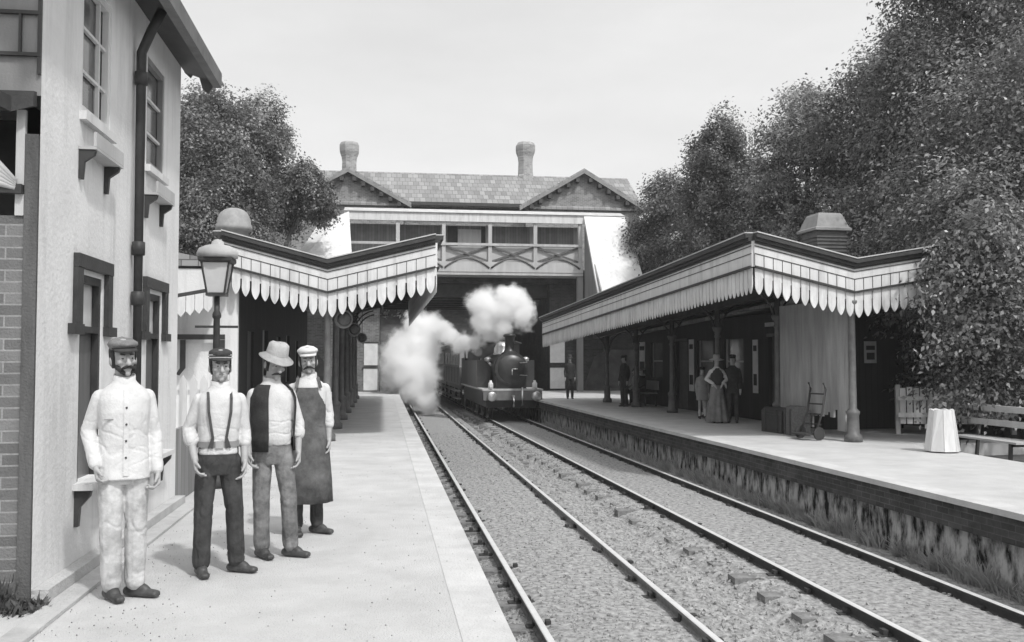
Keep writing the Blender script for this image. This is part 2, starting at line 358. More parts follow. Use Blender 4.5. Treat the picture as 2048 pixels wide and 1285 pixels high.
def leafmat(name, v, trans=0.35, var=0.35, rough=0.45, spec=0.45):
    m = bpy.data.materials.new(name); m.use_nodes = True; nt = m.node_tree; L = nt.links.new
    pb = nt.nodes['Principled BSDF']; pb.inputs['Roughness'].default_value = rough; pb.inputs['Specular IOR Level'].default_value = spec
    at = nt.nodes.new('ShaderNodeAttribute'); at.attribute_name = 'tone'
    mu = nt.nodes.new('ShaderNodeMath'); mu.operation = 'MULTIPLY'; mu.inputs[1].default_value = v; L(at.outputs['Fac'], mu.inputs[0])
    if name in ('dry_grass',): 
        rv = nt.nodes.new('ShaderNodeTexNoise'); rv.inputs['Scale'].default_value = 4; tc = nt.nodes.new('ShaderNodeTexCoord'); L(tc.outputs['Object'], rv.inputs['Vector'])
        mr = nt.nodes.new('ShaderNodeMapRange'); mr.inputs['To Min'].default_value = v * .1; mr.inputs['To Max'].default_value = v * 1.5; L(rv.outputs['Fac'], mr.inputs['Value']); src = mr.outputs[0]
    else: src = mu.outputs[0]
    L(src, pb.inputs['Base Color'])
    tr = nt.nodes.new('ShaderNodeBsdfTranslucent'); L(src, tr.inputs['Color'])
    mx = nt.nodes.new('ShaderNodeMixShader'); mx.inputs[0].default_value = trans
    L(pb.outputs[0], mx.inputs[1]); L(tr.outputs[0], mx.inputs[2]); L(mx.outputs[0], nt.nodes['Material Output'].inputs['Surface'])
    return m
tag(gs.build('weeds', leafmat('dry_grass', 0.5)), kind='stuff', label='pale tall weeds growing along the foot of the right platform wall', cat='weeds')

q = MB(); rnd = random.Random(17)
for i in range(420):
    x, y, z = -2.75 + .62 * rnd.random(), 6.42 - abs(rnd.gauss(0, .07)), PZ - .01; h = rnd.uniform(.04, .20) * (1.3 if x < -2.35 else .6); a = rnd.random() * PI; wd = rnd.uniform(.008, .02); ca, sa = math.cos(a) * wd, math.sin(a) * wd; dx, dy = rnd.gauss(0, .05), rnd.gauss(-.02, .05)
    q.add([(x - ca * .4, y - sa * .4, z), (x + ca * .4, y + sa * .4, z), (x + dx * .5 + ca, y + dy * .5 + sa, z + h * .6), (x + dx * .5 - ca, y + dy * .5 - sa, z + h * .6), (x + dx, y + dy, z + h)], [(0, 1, 2, 3), (3, 2, 4)], False)
tag(q.build('corner_weeds', mat('dark_weeds', .09, .7, .6, 20, .1)), kind='stuff', label='dark straggling weeds at the foot of the brick end wall', cat='weeds')
# ------------------------------------------------------------------ tracks
def rail_mesh(pts):
    prof = [(-.033, -.145), (.033, -.145), (.03, -.115), (.01, -.10), (.01, -.045), (.034, -.035), (.034, -.006), (.026, 0), (-.026, 0), (-.034, -.006), (-.034, -.035), (-.01, -.045), (-.01, -.10), (-.03, -.115)]
    mb = MB(); mb.loft([[(x + a, y, c) for a, c in prof] for x, y in pts], True, False)
    for i, f in enumerate(mb.f):
        if len(f) == 4 and all(mb.v[k][2] > -.007 for k in f): mb.m[i] = 1
    return mb
def track(label, xc, lean, seed):
    t = thing('railway_track', label, 'railway track', (xc, 0, 0), 0, 'railway tracks'); rnd = random.Random(seed)
    for sx in (-.7175, .7175):
        rail_mesh([(xc + sx + (RT(y) if lean else 0), y) for y in (-6, 4, 12, 20, 30, 45, 95)]).build('rail', [RUST if lean else RUSTL, POLISH], t)
    sp = MB(); sp.box(-1.3, 1.3, -.125, .125, -.24, -.115); proto = sp.mesh('sleeper', SLEEPER)
    ch = MB(); ch.box(-.15, .15, -.05, .05, -.115, -.10); ch.box(-.085, -.036, -.04, .04, -.10, -.055); ch.box(.036, .085, -.04, .04, -.10, -.055); cm = ch.mesh('rail_chair', RUST)
    y = -5.0; k = 0
    while k < 66:
        o = bpy.data.objects.new('sleeper', proto); COL.objects.link(o); o.parent = t
        o.location = ((RT(y) if lean else 0) + rnd.gauss(0, .05), y, rnd.uniform(-.018, .015)); o.rotation_euler = (0, rnd.gauss(0, .008), rnd.gauss(0, .012) - (.0105 if lean else 0))
        for sx in (-.7175, .7175):
            c = bpy.data.objects.new('rail_chair', cm); COL.objects.link(c); c.parent = o; c.location = (sx, 0, 0)
        y += .82 + rnd.gauss(0, .03); k += 1
track('bright railed track beside the platform where the four workmen stand', 2.165, False, 1)
track('track under the approaching steam engine beside the right platform', 5.345, True, 2)
# ------------------------------------------------------------------ white two-storey house on the left
HX, HY0, HY1 = -2.25, 6.5, 10.75
house = thing('white_house', 'tall whitewashed house with black drainpipe behind the workmen', 'house', (HX, HY0, PZ))
ups = [(7.33, 8.07), (9.27, 9.98)]; lows = [(7.38, 7.93), (9.38, 9.95)]
wl = MB()
ops = [(a - HY0, c - HY0, 4.28, 5.34) for a, c in ups] + [(a - HY0, c - HY0, 1.50, 3.06) for a, c in lows]
opened_wall(wl, (HX, HY0, PZ), (0, 1, 0), (1, 0, 0), HY1 - HY0, PZ, 5.95, ops, 0.09)
wl.add([(HX, HY1, PZ), (HX - 5, HY1, PZ), (HX - 5, HY1, 5.95), (HX - 2.5, HY1, 8.2), (HX, HY1, 5.95)], [(0, 1, 2, 3, 4)])
wl.add([(HX - 5, HY0, PZ), (HX - 5, HY1, PZ), (HX - 5, HY1, 5.95), (HX - 5, HY0, 5.95)], [(0, 1, 2, 3)])
wl.build('wall', STUCCO, house)
ew = MB(); ew.add([(HX - .075, HY0, PZ), (HX - 5, HY0, PZ), (HX - 5, HY0, 3.36), (HX - .075, HY0, 3.36)], [(0, 1, 2, 3)]); ew.build('brick_end_wall', BRICK, house)
eu = MB(); eu.add([(HX - .0, HY0, 4.16), (HX - 5, HY0, 4.16), (HX - 5, HY0, 5.95), (HX - 2.5, HY0, 8.2), (HX, HY0, 5.95)], [(0, 1, 2, 3, 4)])
eu.build('upper_end_wall', MGREY, house)
gb = MB()
for z in (4.43, 4.71): gb.box(HX - 1.6, HX, HY0 - .03, HY0 - .003, z - .012, z + .012)
gb.box(HX - .14, HX - .125, HY0 - .028, HY0 - .003, 4.43, 4.71); gb.box(HX - .022, HX - .001, HY0 - .026, HY0 - .004, 4.30, 5.9)
gb.build('glazing_bars', DARK, house)
rc = MB(); rc.add([(HX - .14, HY0 + .7, 3.36), (HX - 3, HY0 + .7, 3.36), (HX - 3, HY0 + .7, 4.16), (HX - .14, HY0 + .7, 4.16)], [(0, 1, 2, 3)])
rc.add([(HX - .14, HY0, 3.36), (HX - .14, HY0 + .7, 3.36), (HX - .14, HY0 + .7, 4.16), (HX - .14, HY0, 4.16)], [(0, 1, 2, 3)]); rc.build('recess', DARK, house)
cp = MB(); cp.box(HX - .085, HX - .004, HY0 - .02, HY0 + .02, PZ, 3.90); cp.build('corner_post', mat('weathered_post', .10, .9, .5, 5, .3, streak=True), house)
cw = MB(); cw.box(HX - .145, HX - .09, HY0 - .015, HY0 + .02, 3.36, 4.06); cw.build('post', LGREY, house)
hd = MB(); hd.prism([(HX - .02, HY0 - .02, 4.08), (HX - .02, HY0 - .08, 4.07), (HX - .14, HY0 - .12, 4.02), (HX - .2, HY0 - .24, 4.04), (HX - 1.4, HY0 - .24, 4.04), (HX - 1.4, HY0 - .02, 4.08)], (0, 0, .10)); hd.build('hood', DARK, house)
aw = MB()
for k in range(5): aw.tube([(HX - .62 + .02 * k, HY0 - .02, 3.98 - .09 * k), (HX - .28, HY0 - .07, 3.74 - .04 * k), (HX - .13, HY0 - .05, 3.58 - .012 * k)], [.03, .026, .016], 8)
aw.build('folded_awning', LGREY, house)
ab = MB(); ab.box(HX - .26, HX - .09, HY0 - .06, HY0 - .01, 3.50, 3.56); ab.build('awning_bracket', DARK, house)
for i, (a, c) in enumerate(ups):
    f = MB(); x0 = HX - .06
    for (p, q, r, s_) in ((a, a + .05, 4.28, 5.34), (c - .05, c, 4.28, 5.34), (a + .05, c - .05, 4.28, 4.34), (a + .05, c - .05, 5.28, 5.34)): f.box(x0, x0 + .05, p, q, r, s_)
    wf = f.build('window', WHITE if i == 0 else MGREY, house)
    f = MB(); f.box(x0 - .02, x0 - .005, a, c, 4.28, 5.34); f.build('pane', GLASS, wf)
    for z in (4.62, 4.96): f = MB(); f.box(x0 + .002, x0 + .03, a + .05, c - .05, z - .012, z + .012); f.build('glazing_bar', WHITE, wf)
    if i == 0: f = MB(); f.box(x0 + .004, x0 + .034, c - .24, c - .215, 4.34, 5.28); f.build('glazing_bar', WHITE, wf)
    f = MB(); f.box(HX - .06, HX + .05, a - .04, c + .04, 4.21, 4.275); f.build('sill', WHITE, wf)
    ws = MB(); ws.box(HX + .002, HX + .13, a - .06, c - .06, 3.98, 4.0); ws.box(HX + .11, HX + .13, a - .06, c - .06, 4.002, 4.11)
    wb = ws.build('window_shelf', LGREY, house)
    for y in (a - .03, c - .13):
        k = MB(); k.prism([(HX + .002, y - .02, 3.975), (HX + .12, y - .02, 3.975), (HX + .11, y - .02, 3.94), (HX + .04, y - .02, 3.89), (HX + .03, y - .02, 3.76), (HX + .002, y - .02, 3.76)], (0, .045, 0)); k.build('bracket', DARK, wb)
for i, (a, c) in enumerate(lows):
    f = MB(); x0 = HX - .06
    for (p, q, r, s_) in ((a, a + .05, 1.50, 3.06), (c - .05, c, 1.50, 3.06), (a + .05, c - .05, 3.0, 3.06), (a + .05, c - .05, 2.62, 2.67)): f.box(x0, x0 + .05, p, q, r, s_)
    wf = f.build('window', DARK, house)
    f = MB(); f.box(x0 - .02, x0 - .005, a, c, 1.50, 2.64); f.build('pane', mat('dusty_glass', .16, .25, .3, 3, 0, streak=True), wf)
    f = MB(); f.box(x0 - .02, x0 - .005, a, c, 2.645, 3.06); f.build('blind', BLIND, wf)
    f = MB(); y0, y1 = a - .17, c + .17
    f.box(HX + .002, HX + .045, y0, y1, 3.10, 3.20); f.box(HX + .002, HX + .04, y0, y0 + .12, 2.68, 3.098); f.box(HX + .002, HX + .04, y1 - .12, y1, 2.68, 3.098)
    f.box(HX + .002, HX + .05, y0 - .10, y0 + .13, 2.60, 2.678); f.box(HX + .002, HX + .05, y1 - .13, y1 + .10, 2.60, 2.678); f.build('hood_mould', DARK, wf)
    f = MB(); f.box(HX - .06, HX + .14, a - .1, c + .1, 1.45, 1.495); sl = f.build('sill', WHITE, wf)
    for y in (a - .06, c + .02):
        k = MB(); k.prism([(HX + .002, y, 1.445), (HX + .12, y, 1.445), (HX + .11, y, 1.40), (HX + .04, y, 1.32), (HX + .03, y, 1.18), (HX + .002, y, 1.18)], (0, .05, 0)); k.build('bracket', DARK, sl)
dp = MB(); px_, py_ = HX + .065, 8.78
dp.tube([(px_, py_, PZ + .02), (px_, py_, 5.2), (px_ + .08, py_, 5.4), (HX + .24, py_, 5.60)], .045, 12)
for z in (1.5, 2.9, 3.35, 4.9): dp.lathe((px_, py_, z), [(.046, 0), (.058, .005), (.058, .12), (.046, .125)], 12)
dp.build('drainpipe', DARK, house)
EX, EZ, YE = HX + .33, 5.70, 11.0
rf = MB(); rf.prism([(EX, 5.6, EZ), (HX - 2.5, 5.6, EZ + 2.55), (HX - 5.4, 5.6, EZ), (HX - 5.4, 5.6, EZ - .06), (HX - 2.5, 5.6, EZ + 2.47), (EX, 5.6, EZ - .06)], (0, YE - 5.6, 0)); roof = rf.build('roof', TILE, house)
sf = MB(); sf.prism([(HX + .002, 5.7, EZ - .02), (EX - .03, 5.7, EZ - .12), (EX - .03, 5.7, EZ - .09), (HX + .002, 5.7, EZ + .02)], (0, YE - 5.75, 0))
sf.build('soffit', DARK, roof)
fa = MB(); fa.box(EX - .02, EX + .07, 5.6, YE, EZ - .17, EZ + .0); fa.build('gutter', mat('weathered_gutter', .16, .7, .3, 3, .2), roof)
bb = MB(); n = 7; pts = []
p0, p1 = Vector((EX - .01, YE, EZ - .03)), Vector((HX - 2.5, YE, EZ + 2.5)); d = p1 - p0
top = [p0 + d * t for t in np.linspace(0, 1, 43)]; low = []
for k, t in enumerate(np.linspace(0, 1, 43)): low.append(p0 + d * t + Vector((0, 0, -.10 - .20 * abs(math.sin(PI * k / 3.0)))))
for k in range(42): bb.prism([top[k], top[k + 1], low[k + 1], low[k]], (0, .03, 0))
bb.build('bargeboard', mat('weathered_gutter', .16), roof)
pl = MB(); pl.box(HX + .002, HX + .11, HY0, HY1, PZ - .001, PZ + .10); pl.box(HX + .112, HX + .27, HY0 - 3.5, HY1, PZ - .001, PZ + .022); pl.build('plinth', mat('worn_plinth', .46, .9, .2, 3, .5, 40), house)
gd = MB(); gd.box(HX - .05, HX, 10.76, 12.0, PZ, PZ + .82); go = gd.build('board_screen', MBOARD); tag(go, 'low dark board screen at the far corner of the whitewashed house', 'screen')

# ------------------------------------------------------------------ butterfly platform canopies
def canopy(name, label, loc, rz, ln, xl, xr, zl, zv, zr, cols, drop=0.0):
    t = thing(name, label, 'canopy', loc, rz, 'platform canopies')
    def zt(x, y): return (zv + (zl - zv) * (x / xl) if x < 0 else zv + (zr - zv) * (x / xr)) - drop * y
    def child(mb, nm, m, par=None): o = mb.build(nm, m); o.parent = par or t; return o
    r = MB()
    P = [(xl, zl), (0, zv), (xr, zr), (xr, zr - .05), (0, zv - .05), (xl, zl - .05)]
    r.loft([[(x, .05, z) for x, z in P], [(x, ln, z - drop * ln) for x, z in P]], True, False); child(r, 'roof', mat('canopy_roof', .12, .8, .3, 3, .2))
    u = MB()
    for k in range(int(ln / 1.55)):
        y = .6 + 1.55 * k
        for a, b_ in (((xl + .08), -.06), (.06, xr - .08)): u.bar((a, y, zt(a, y) - .12), (b_, y, zt(b_, y) - .12), .07, .13)
    for x in (xl * .5, xr * .5): u.bar((x, .1, zt(x, 0) - .24), (x, ln, zt(x, ln) - .24), .08, .1)
    u.bar((0, .1, zv - .18), (0, ln, zv - .18 - drop * ln), .2, .22); child(u, 'rafters', mat('dark_timber', .06, .8, .3, 3, .1))  # rafters and beams in plain dark timber
    # fascia bands: front and both long sides
    runs = [((xl, 0), (0, 0)), ((0, 0), (xr, 0)), ((xl, 0), (xl, ln)), ((xr, 0), (xr, ln))]
    co = MB(); fl = MB(); fa = MB(); fa2 = MB(); va = MB(); fi = MB()
    for (ax, ay), (bx, by) in runs:
        side = ax == bx; o = Vector((0, -1, 0)) if not side else Vector((-1 if ax < 0 else 1, 0, 0))
        za, zb = zt(ax, ay), zt(bx, by); A = Vector((ax, ay, 0)); B = Vector((bx, by, 0))
        def band(mb, o0, o1, h0, h1, e=0.0):
            ext = (B - A).normalized() * e
            P = []
            for q, zz in ((A - ext, za), (B + ext, zb)):
                P.append([q + o * o0 + Vector((0, 0, zz + h0)), q + o * o1 + Vector((0, 0, zz + h0)), q + o * o1 + Vector((0, 0, zz + h1)), q + o * o0 + Vector((0, 0, zz + h1))])
            mb.loft(P, True, False)
        band(fa, 0, .04, -.60, -.10); band(co, .0, .16, -.05, .03, .0); band(co, .0, .10, -.115, -.052); band(co, .041, .06, -.16, -.118)
        band(fl, -.06, .175, .033, .055); band(fi, .041, .048, -.36, -.345); band(fi, .041, .085, -.625, -.585); band(co, .041, .055, -.215, -.20)
        L_ = (B - A).length; n = round(L_ / .187); wdt = L_ / n; dirn = (B - A) / L_
        if not side:
            for k in range(n): 
                q = A + dirn * (wdt * (k + .02)); zz = za + (zb - za) * (k / n) ; fi.obox(q + o * .044 + Vector((0, 0, zz - .47)), dirn * .005, o * .004, (0, 0, .11))
        for k in range(n):
            q = A + dirn * (wdt * (k + .5)); zz = za + (zb - za) * ((k + .5) / n); hw = wdt * .435; sl = (zb - za) / L_
            jx, jz = random.uniform(-.004, .004), random.uniform(-.012, .008); hw *= random.uniform(.94, 1.02)
            for s_ in (0,):
                out = [(-hw, -.628 - sl * hw), (hw, -.628 + sl * hw), (hw, -.93), (hw * .9, -.985), (hw * .62, -1.04), (hw * .28, -1.085), (0, -1.105), (-hw * .28, -1.085), (-hw * .62, -1.04), (-hw * .9, -.985), (-hw, -.93)]
            va.prism([q + dirn * (a + jx * (-h)) + o * .012 + Vector((0, 0, zz + h + (jz if h < -.9 else 0))) for a, h in out], o * .022)
            va.obox(q + dirn * (wdt * .5) + o * .004 + Vector((0, 0, zz + sl * wdt * .5 - .70)), dirn * .02, o * .006, (0, 0, .08))
    child(co, 'cornice', mat('dark_cornice', .05, .6, .3, 4, .1)); child(fl, 'flashing', LEAD); f_ = child(fa, 'fascia', WHITE); child(fi, 'string_moulding', DARK, f_); child(va, 'valance', VALA)
    for y in cols:
        c = MB(); h = zv - drop * y - .3
        c.lathe((0, y, 0), [(.17, 0), (.17, .12), (.12, .16), (.11, .5), (.13, .54), (.13, .58), (.075, .64), (.062, h - .75), (.085, h - .73), (.085, h - .69), (.065, h - .66), (.13, h - .5), (.13, h - .46), (.07, h - .44), (.07, h)], 14)
        cm = child(c, 'column', mat('column_paint', .13, .45, .3, 6, .08))
        for sx in (-1, 1):
            k = MB(); pts = [(sx * (.07 + .75 * (1 - math.cos(a))), y, h - .62 + .78 * math.sin(a) * (1.0)) for a in np.linspace(0, PI / 2 * .92, 7)]
            k.tube(pts, .026, 8); k.tube([(sx * .26, y, h - .16), (sx * .12, y, h - .04)], .02, 6); child(k, 'bracket', IRON, cm)
    return t
canopy('platform_canopy', 'butterfly canopy with scalloped valance on the left platform', (-1.07, 18.55, PZ), 0.0, 19.5, -2.0, 2.10, 4.02, 3.50, 4.02, [.1, 3.3, 6.5, 9.7, 12.9, 16.1, 19.2])
RZ = math.atan(0.048)
RCAN = Matrix.Translation((9.03, 17.0, PZ)) @ Matrix.Rotation(RZ, 4, 'Z')
canopy('platform_canopy', 'long butterfly canopy with scalloped valance on the right platform', (9.03, 17.0, PZ), RZ, 18.4, -2.06, 2.1, 3.95, 3.49, 3.84, [.08, 3.2, 6.6, 10.0, 13.4, 16.8], .0445)

def local_thing(name, label, cat, x, y, z=0, rz=0.0, group=None):   # a thing placed in the right canopy's own axes
    p = RCAN @ Vector((x, y, z)); return thing(name, label, cat, p, RZ + rz, group)
def kid(mb, nm, m, par): o = mb.build(nm, m); o.parent = par; return o

# ------------------------------------------------------------------ waiting rooms under the canopies
lw = thing('waiting_room', 'waiting room with white end wall under the left canopy', 'building', (-2.8, 18.8, PZ))
m_ = MB(); m_.box(-4.2, 0, 0, .12, 0, 3.35); kid(m_, 'end_wall', STUCCO, lw)
m_ = MB(); opened_wall(m_, (-.04, .125, 0), (0, 1, 0), (1, 0, 0), 17.4, 0, 3.5, [(1.5, 2.5, 0, 2.2), (4, 5.1, .9, 2.3), (7, 8, 0, 2.2), (9.5, 10.6, .9, 2.3), (12.5, 13.5, 0, 2.2)], .12); m_.box(-4.2, -.3, 17.4, 17.52, 0, 3.4); kid(m_, 'side_wall', DWOOD, lw)  # side boards coloured dark for the shade under the canopy
for y in (1.5, 7, 12.5):
    m_ = MB(); m_.box(-.14, -.10, y + .13, y + 1.12, 0, 2.2); m_.box(-.10, -.08, y + .25, y + .55, .2, .95); m_.box(-.10, -.08, y + .7, y + 1.0, .2, .95); kid(m_, 'door', mat('brown_door', .09, .5), lw)
for y in (4, 9.5):
    m_ = MB(); m_.box(-.14, -.10, y + .13, y + 1.22, .9, 2.3); w_ = kid(m_, 'window', GLASS, lw)
    m_ = MB(); m_.box(-.10, -.07, y + .65, y + .70, .9, 2.3); m_.box(-.098, -.072, y + .13, y + .64, 1.6, 1.64); m_.box(-.098, -.072, y + .71, y + 1.22, 1.6, 1.64); kid(m_, 'frame', LGREY, w_)
m_ = MB(); m_.prism([(-4.4, -.05, 3.4), (-.02, -.05, 3.4), (-.02, -.05, 3.45), (-2.2, -.05, 3.85), (-4.4, -.05, 3.45)], (0, 17.6, 0)); kid(m_, 'roof', SLATE, lw)
m_ = MB(); m_.lathe((-.90, 5.2, 3.6), [(.36, 0), (.36, 1.18), (.45, 1.2), (.45, 1.29), (.42, 1.36), (.40, 1.5), (.33, 1.64), (.23, 1.72), (.12, 1.76), (.02, 1.77)], 20)
kid(m_, 'ventilator', mat('ventilator_zinc', .30, .6, .2, 5, .1), lw)
# porch canopy and notice frame on the white end wall
pc = thing('porch_canopy', 'small scalloped porch canopy on the white waiting room wall', 'canopy', (-2.8, 18.75, PZ))
m_ = MB(); m_.prism([(-2.6, -.9, 2.42), (-.30, -.9, 2.86), (-.30, -.9, 2.92), (-2.6, -.9, 2.48)], (0, .93, 0)); kid(m_, 'roof', mat('dark_cornice', .05), pc)
m_ = MB(); n = 14
for k in range(n):
    x = -2.55 + k * .16; z = 2.42 + .191 * (x + 2.6) - .01
    m_.prism([(x, -.9, z), (x + .15, -.9, z + .028), (x + .15, -.9, z - .25), (x + .075, -.9, z - .36), (x, -.9, z - .28)], (0, .02, 0))
kid(m_, 'valance', WHITE, pc)
nb = thing('notice_frame', 'dark hanging notice frame on the white end wall behind the striped capped man', 'sign', (-2.8, 18.7, PZ))
m_ = MB(); m_.box(-1.3, -.22, -.06, -.01, 1.97, 2.07); m_.box(-1.05, -.95, -.055, -.01, 1.42, 1.965); m_.box(-.36, -.22, -.055, -.01, 1.78, 1.965); m_.prism([(-1.05, -.05, 1.42), (-.95, -.05, 1.42), (-1.06, -.05, 1.28), (-1.12, -.05, 1.3)], (0, .03, 0)); kid(m_, 'frame', DARK, nb)
fe = thing('picket_fence', 'white picket fence beyond the house, behind the man in braces', 'fence', (-2.5, 14.5, PZ))
for k in range(16):
    m_ = MB(); x = -2.3 + .15 * k; m_.prism([(x, 0, .05), (x + .11, 0, .05), (x + .11, 0, 1.26), (x + .055, 0, 1.36), (x, 0, 1.26)], (0, .02, 0)); kid(m_, 'picket', WHITE, fe)
m_ = MB(); m_.box(-2.4, .12, .025, .06, .30, .38); m_.box(-2.4, .12, .025, .06, 1.06, 1.14); kid(m_, 'rail', WHITE, fe)
for a, b_ in ((-2.42, -2.31), (.12, .22)):
    m_ = MB(); m_.box(a, b_, .0, .1, 0, 1.4); kid(m_, 'post', WHITE, fe)

rw = local_thing('waiting_room', 'dark boarded waiting room under the right canopy', 'building', 1.0, 3.0)
doors = [(1.2, 2.7), (8.3, 9.3)]; wins = [(4.2, 5.5), (6.3, 7.5), (10.6, 11.8)]
m_ = MB(); opened_wall(m_, (0, 0, 0), (0, 1, 0), (-1, 0, 0), 13.5, 0, 2.75, [(a, b_, 0, 2.15) for a, b_ in doors] + [(a, b_, .95, 2.15) for a, b_ in wins], .12)
m_.box(0.005, 2.0, 0, .12, 0, 3.0); m_.box(0.005, 3.0, 13.38, 13.5, 0, 2.6); m_.box(1.88, 2.0, .125, 13.375, 0, 2.6); kid(m_, 'wall', DWOOD, rw)
for i, (a, b_) in enumerate(doors):
    m_ = MB(); m_.box(.10, .14, a, b_, 0, 2.15); m_.box(-.03, .02, a - .06, b_ + .06, 2.16, 2.24); d_ = kid(m_, 'door', mat('brown_door', .09), rw)
    if i == 0:
        for z0, z1 in ((.12, .88), (1.0, 1.85)):
            for y0, y1 in ((a + .18, a + .62), (a + .88, b_ - .18)):
                m_ = MB(); m_.box(.075, .10, y0, y1, z0, z1); kid(m_, 'panel', LGREY, d_)
        m_ = MB(); m_.box(-.05, .0 - .005, a - .1, b_ + .1, 2.42, 2.52); kid(m_, 'transom', LGREY, d_)
for a, b_ in wins:
    m_ = MB(); m_.box(.10, .13, a, b_, .95, 2.15); w_ = kid(m_, 'window', GLASS, rw)
    m_ = MB(); m_.box(.07, .098, a, a + .07, .95, 2.15); m_.box(.07, .098, b_ - .07, b_, .95, 2.15); m_.box(.07, .098, a + .08, b_ - .08, 1.5, 1.55); kid(m_, 'frame', LGREY, w_)
m_ = MB(); m_.prism([(-.1, -.1, 3.0), (2.1, -.1, 3.0), (2.1, -.1, 3.1), (1.0, -.1, 3.5), (-.1, -.1, 3.1)], (0, 13.7, -.55)); kid(m_, 'roof', SLATE, rw)
m_ = MB(); m_.box(.98, 1.78, 1.95, 2.75, 3.2, 4.82)
for k in range(8): m_.box(.95, 1.81, 1.92, 2.78, 4.02 + .09 * k, 4.04 + .09 * k)
vt = kid(m_, 'ventilator', mat('vent_louvres', .14, .8, .2, 4, .1), rw)
m_ = MB(); m_.lathe((1.38, 2.35, 4.82), [(.70, 0), (.70, .06), (.63, .09), (.47, .40), (.42, .46), (.2, .49), (.02, .50)], 4); kid(m_, 'cap', mat('vent_cap', .27, .7, .2, 4, .1), vt)

ws = local_thing('wind_screen', 'tall boarded wind screen between the columns of the right canopy', 'screen', 0, .15)
m_ = MB(); rnd = random.Random(5)
for k in range(20): m_.box(-.02, .02, .04 + .143 * k, .04 + .143 * k + .138, .42 + rnd.choice((0, .04, -.25, .1, .16)) , 2.78)
kid(m_, 'boards', mat('stained_screen', .34, .85, .3, 5, .3, streak=True), ws)
m_ = MB(); m_.box(.022, .06, .03, 2.9, .75, .83); m_.box(.022, .06, .03, 2.9, 2.3, 2.38); kid(m_, 'rail', DARK, ws)
for y, x, wd, z0, z1, lb in ((.02, .42, .24, 1.0, 2.45, 'tall narrow white strip for the lit top of a post, on the end of the waiting room'), (.02, 1.02, .30, 1.5, 2.0, 'small grey poster on the dark end of the waiting room')):  # the narrow white strip stands in for a post's lit upper half
    p = local_thing('poster', lb, 'poster', 1.0, 3.0, 0, 0, 'posters on the waiting room')
    m_ = MB(); m_.box(x, x + wd, -.03, -.004, z0, z1); kid(m_, 'sheet', PAPER if wd < .27 else LGREY, p)
    m_ = MB(); m_.box(x + .04, x + wd - .04, -.036, -.032, z1 - .2, z1 - .1); m_.box(x + .05, x + wd - .05, -.036, -.032, z0 + .08, z1 - .26) if wd > .27 else None; kid(m_, 'print', INK if wd > .27 else LGREY, p)
for k, (y, z0, z1, wd, lb) in enumerate(((3.3, .7, 2.1, .3, 'tall pale poster beside the panelled door of the waiting room'), (7.75, .6, 2.2, .4, 'pale poster between the waiting room windows'), (12.4, 1.0, 2.2, .6, 'pale poster at the far end of the waiting room'))):
    p = local_thing('poster', lb, 'poster', 1.0, 3.0, 0, 0, 'posters on the waiting room')
    m_ = MB(); m_.box(-.02, -.004, y, y + wd, z0, z1); kid(m_, 'sheet', PAPER, p); m_ = MB(); m_.box(-.026, -.022, y + .05, y + wd - .05, z1 - .3, z1 - .15); m_.box(-.026, -.022, y + .05, y + wd - .05, z0 + .2, z0 + .5); kid(m_, 'print', INK, p)

# ------------------------------------------------------------------ platform lamp, hanging lamps
lp = thing('platform_lamp', 'gas lamp on an iron post, white topped lantern, behind the braces man', 'lamp', (-2.06, 12.1, PZ))
m_ = MB(); m_.lathe((0, 0, 0), [(.14, 0), (.14, .1), (.09, .16), (.075, .7), (.09, .75), (.05, .82), (.04, 2.1), (.055, 2.12), (.055, 2.16), (.035, 2.2), (.035, 2.38)], 14); kid(m_, 'post', IRON, lp)
m_ = MB(); m_.bar((-.26, 0, 2.0), (.26, 0, 2.0), .03, .03); kid(m_, 'ladder_bar', IRON, lp)
m_ = MB()
for a in range(4):
    x, y = math.cos(PI / 4 + a * PI / 2), math.sin(PI / 4 + a * PI / 2); m_.bar((x * .15, y * .15, 2.42), (x * .235, y * .235, 2.80), .018, .018)
m_.box(-.12, .12, -.12, .12, 2.385, 2.42); m_.lathe((0, 0, 2.80), [(.26, 0), (.285, .02), (.285, .06), (.24, .065)], 4); fr = kid(m_, 'lantern_frame', IRON, lp)
m_ = MB(); m_.lathe((0, 0, 2.425), [(.135, 0), (.215, .37)], 4); kid(m_, 'glass', OPAL, fr)
m_ = MB(); m_.lathe((0, 0, 2.862), [(.25, 0), (.255, .06), (.225, .12), (.15, .155), (.08, .17), (.07, .21), (.04, .23), (.01, .24)], 18); kid(m_, 'hood', LGREY, fr)
for k, (y, lb) in enumerate(((19.6, 'round hanging platform lamp nearest the end of the left canopy'), (26.5, 'middle one of three round hanging lamps under the left canopy'), (37.2, 'farthest of three round hanging lamps under the left canopy'))):
    h = thing('hanging_lamp', lb, 'lamp', (-.80, y, PZ + 2.42), R(20), 'round lamps under the left canopy')
    m_ = MB(); m_.lathe((0, 0, 0), [(.15, .06), (.185, .05), (.20, 0), (.185, -.05), (.15, -.05), (.15, -.03), (.01, -.02)], 20, 'y'); kid(m_, 'rim', MGREY, h)
    m_ = MB(); m_.lathe((0, -.055, 0), [(.148, 0), (.10, -.03), (.01, -.045)], 18, 'y'); kid(m_, 'lens', mat('lamp_lens', .16, .2, .3, 8, .05), h)
    m_ = MB(); m_.tube([(0, 0, .19), (0, 0, 1.05)], .014, 6); kid(m_, 'hanger', IRON, h)

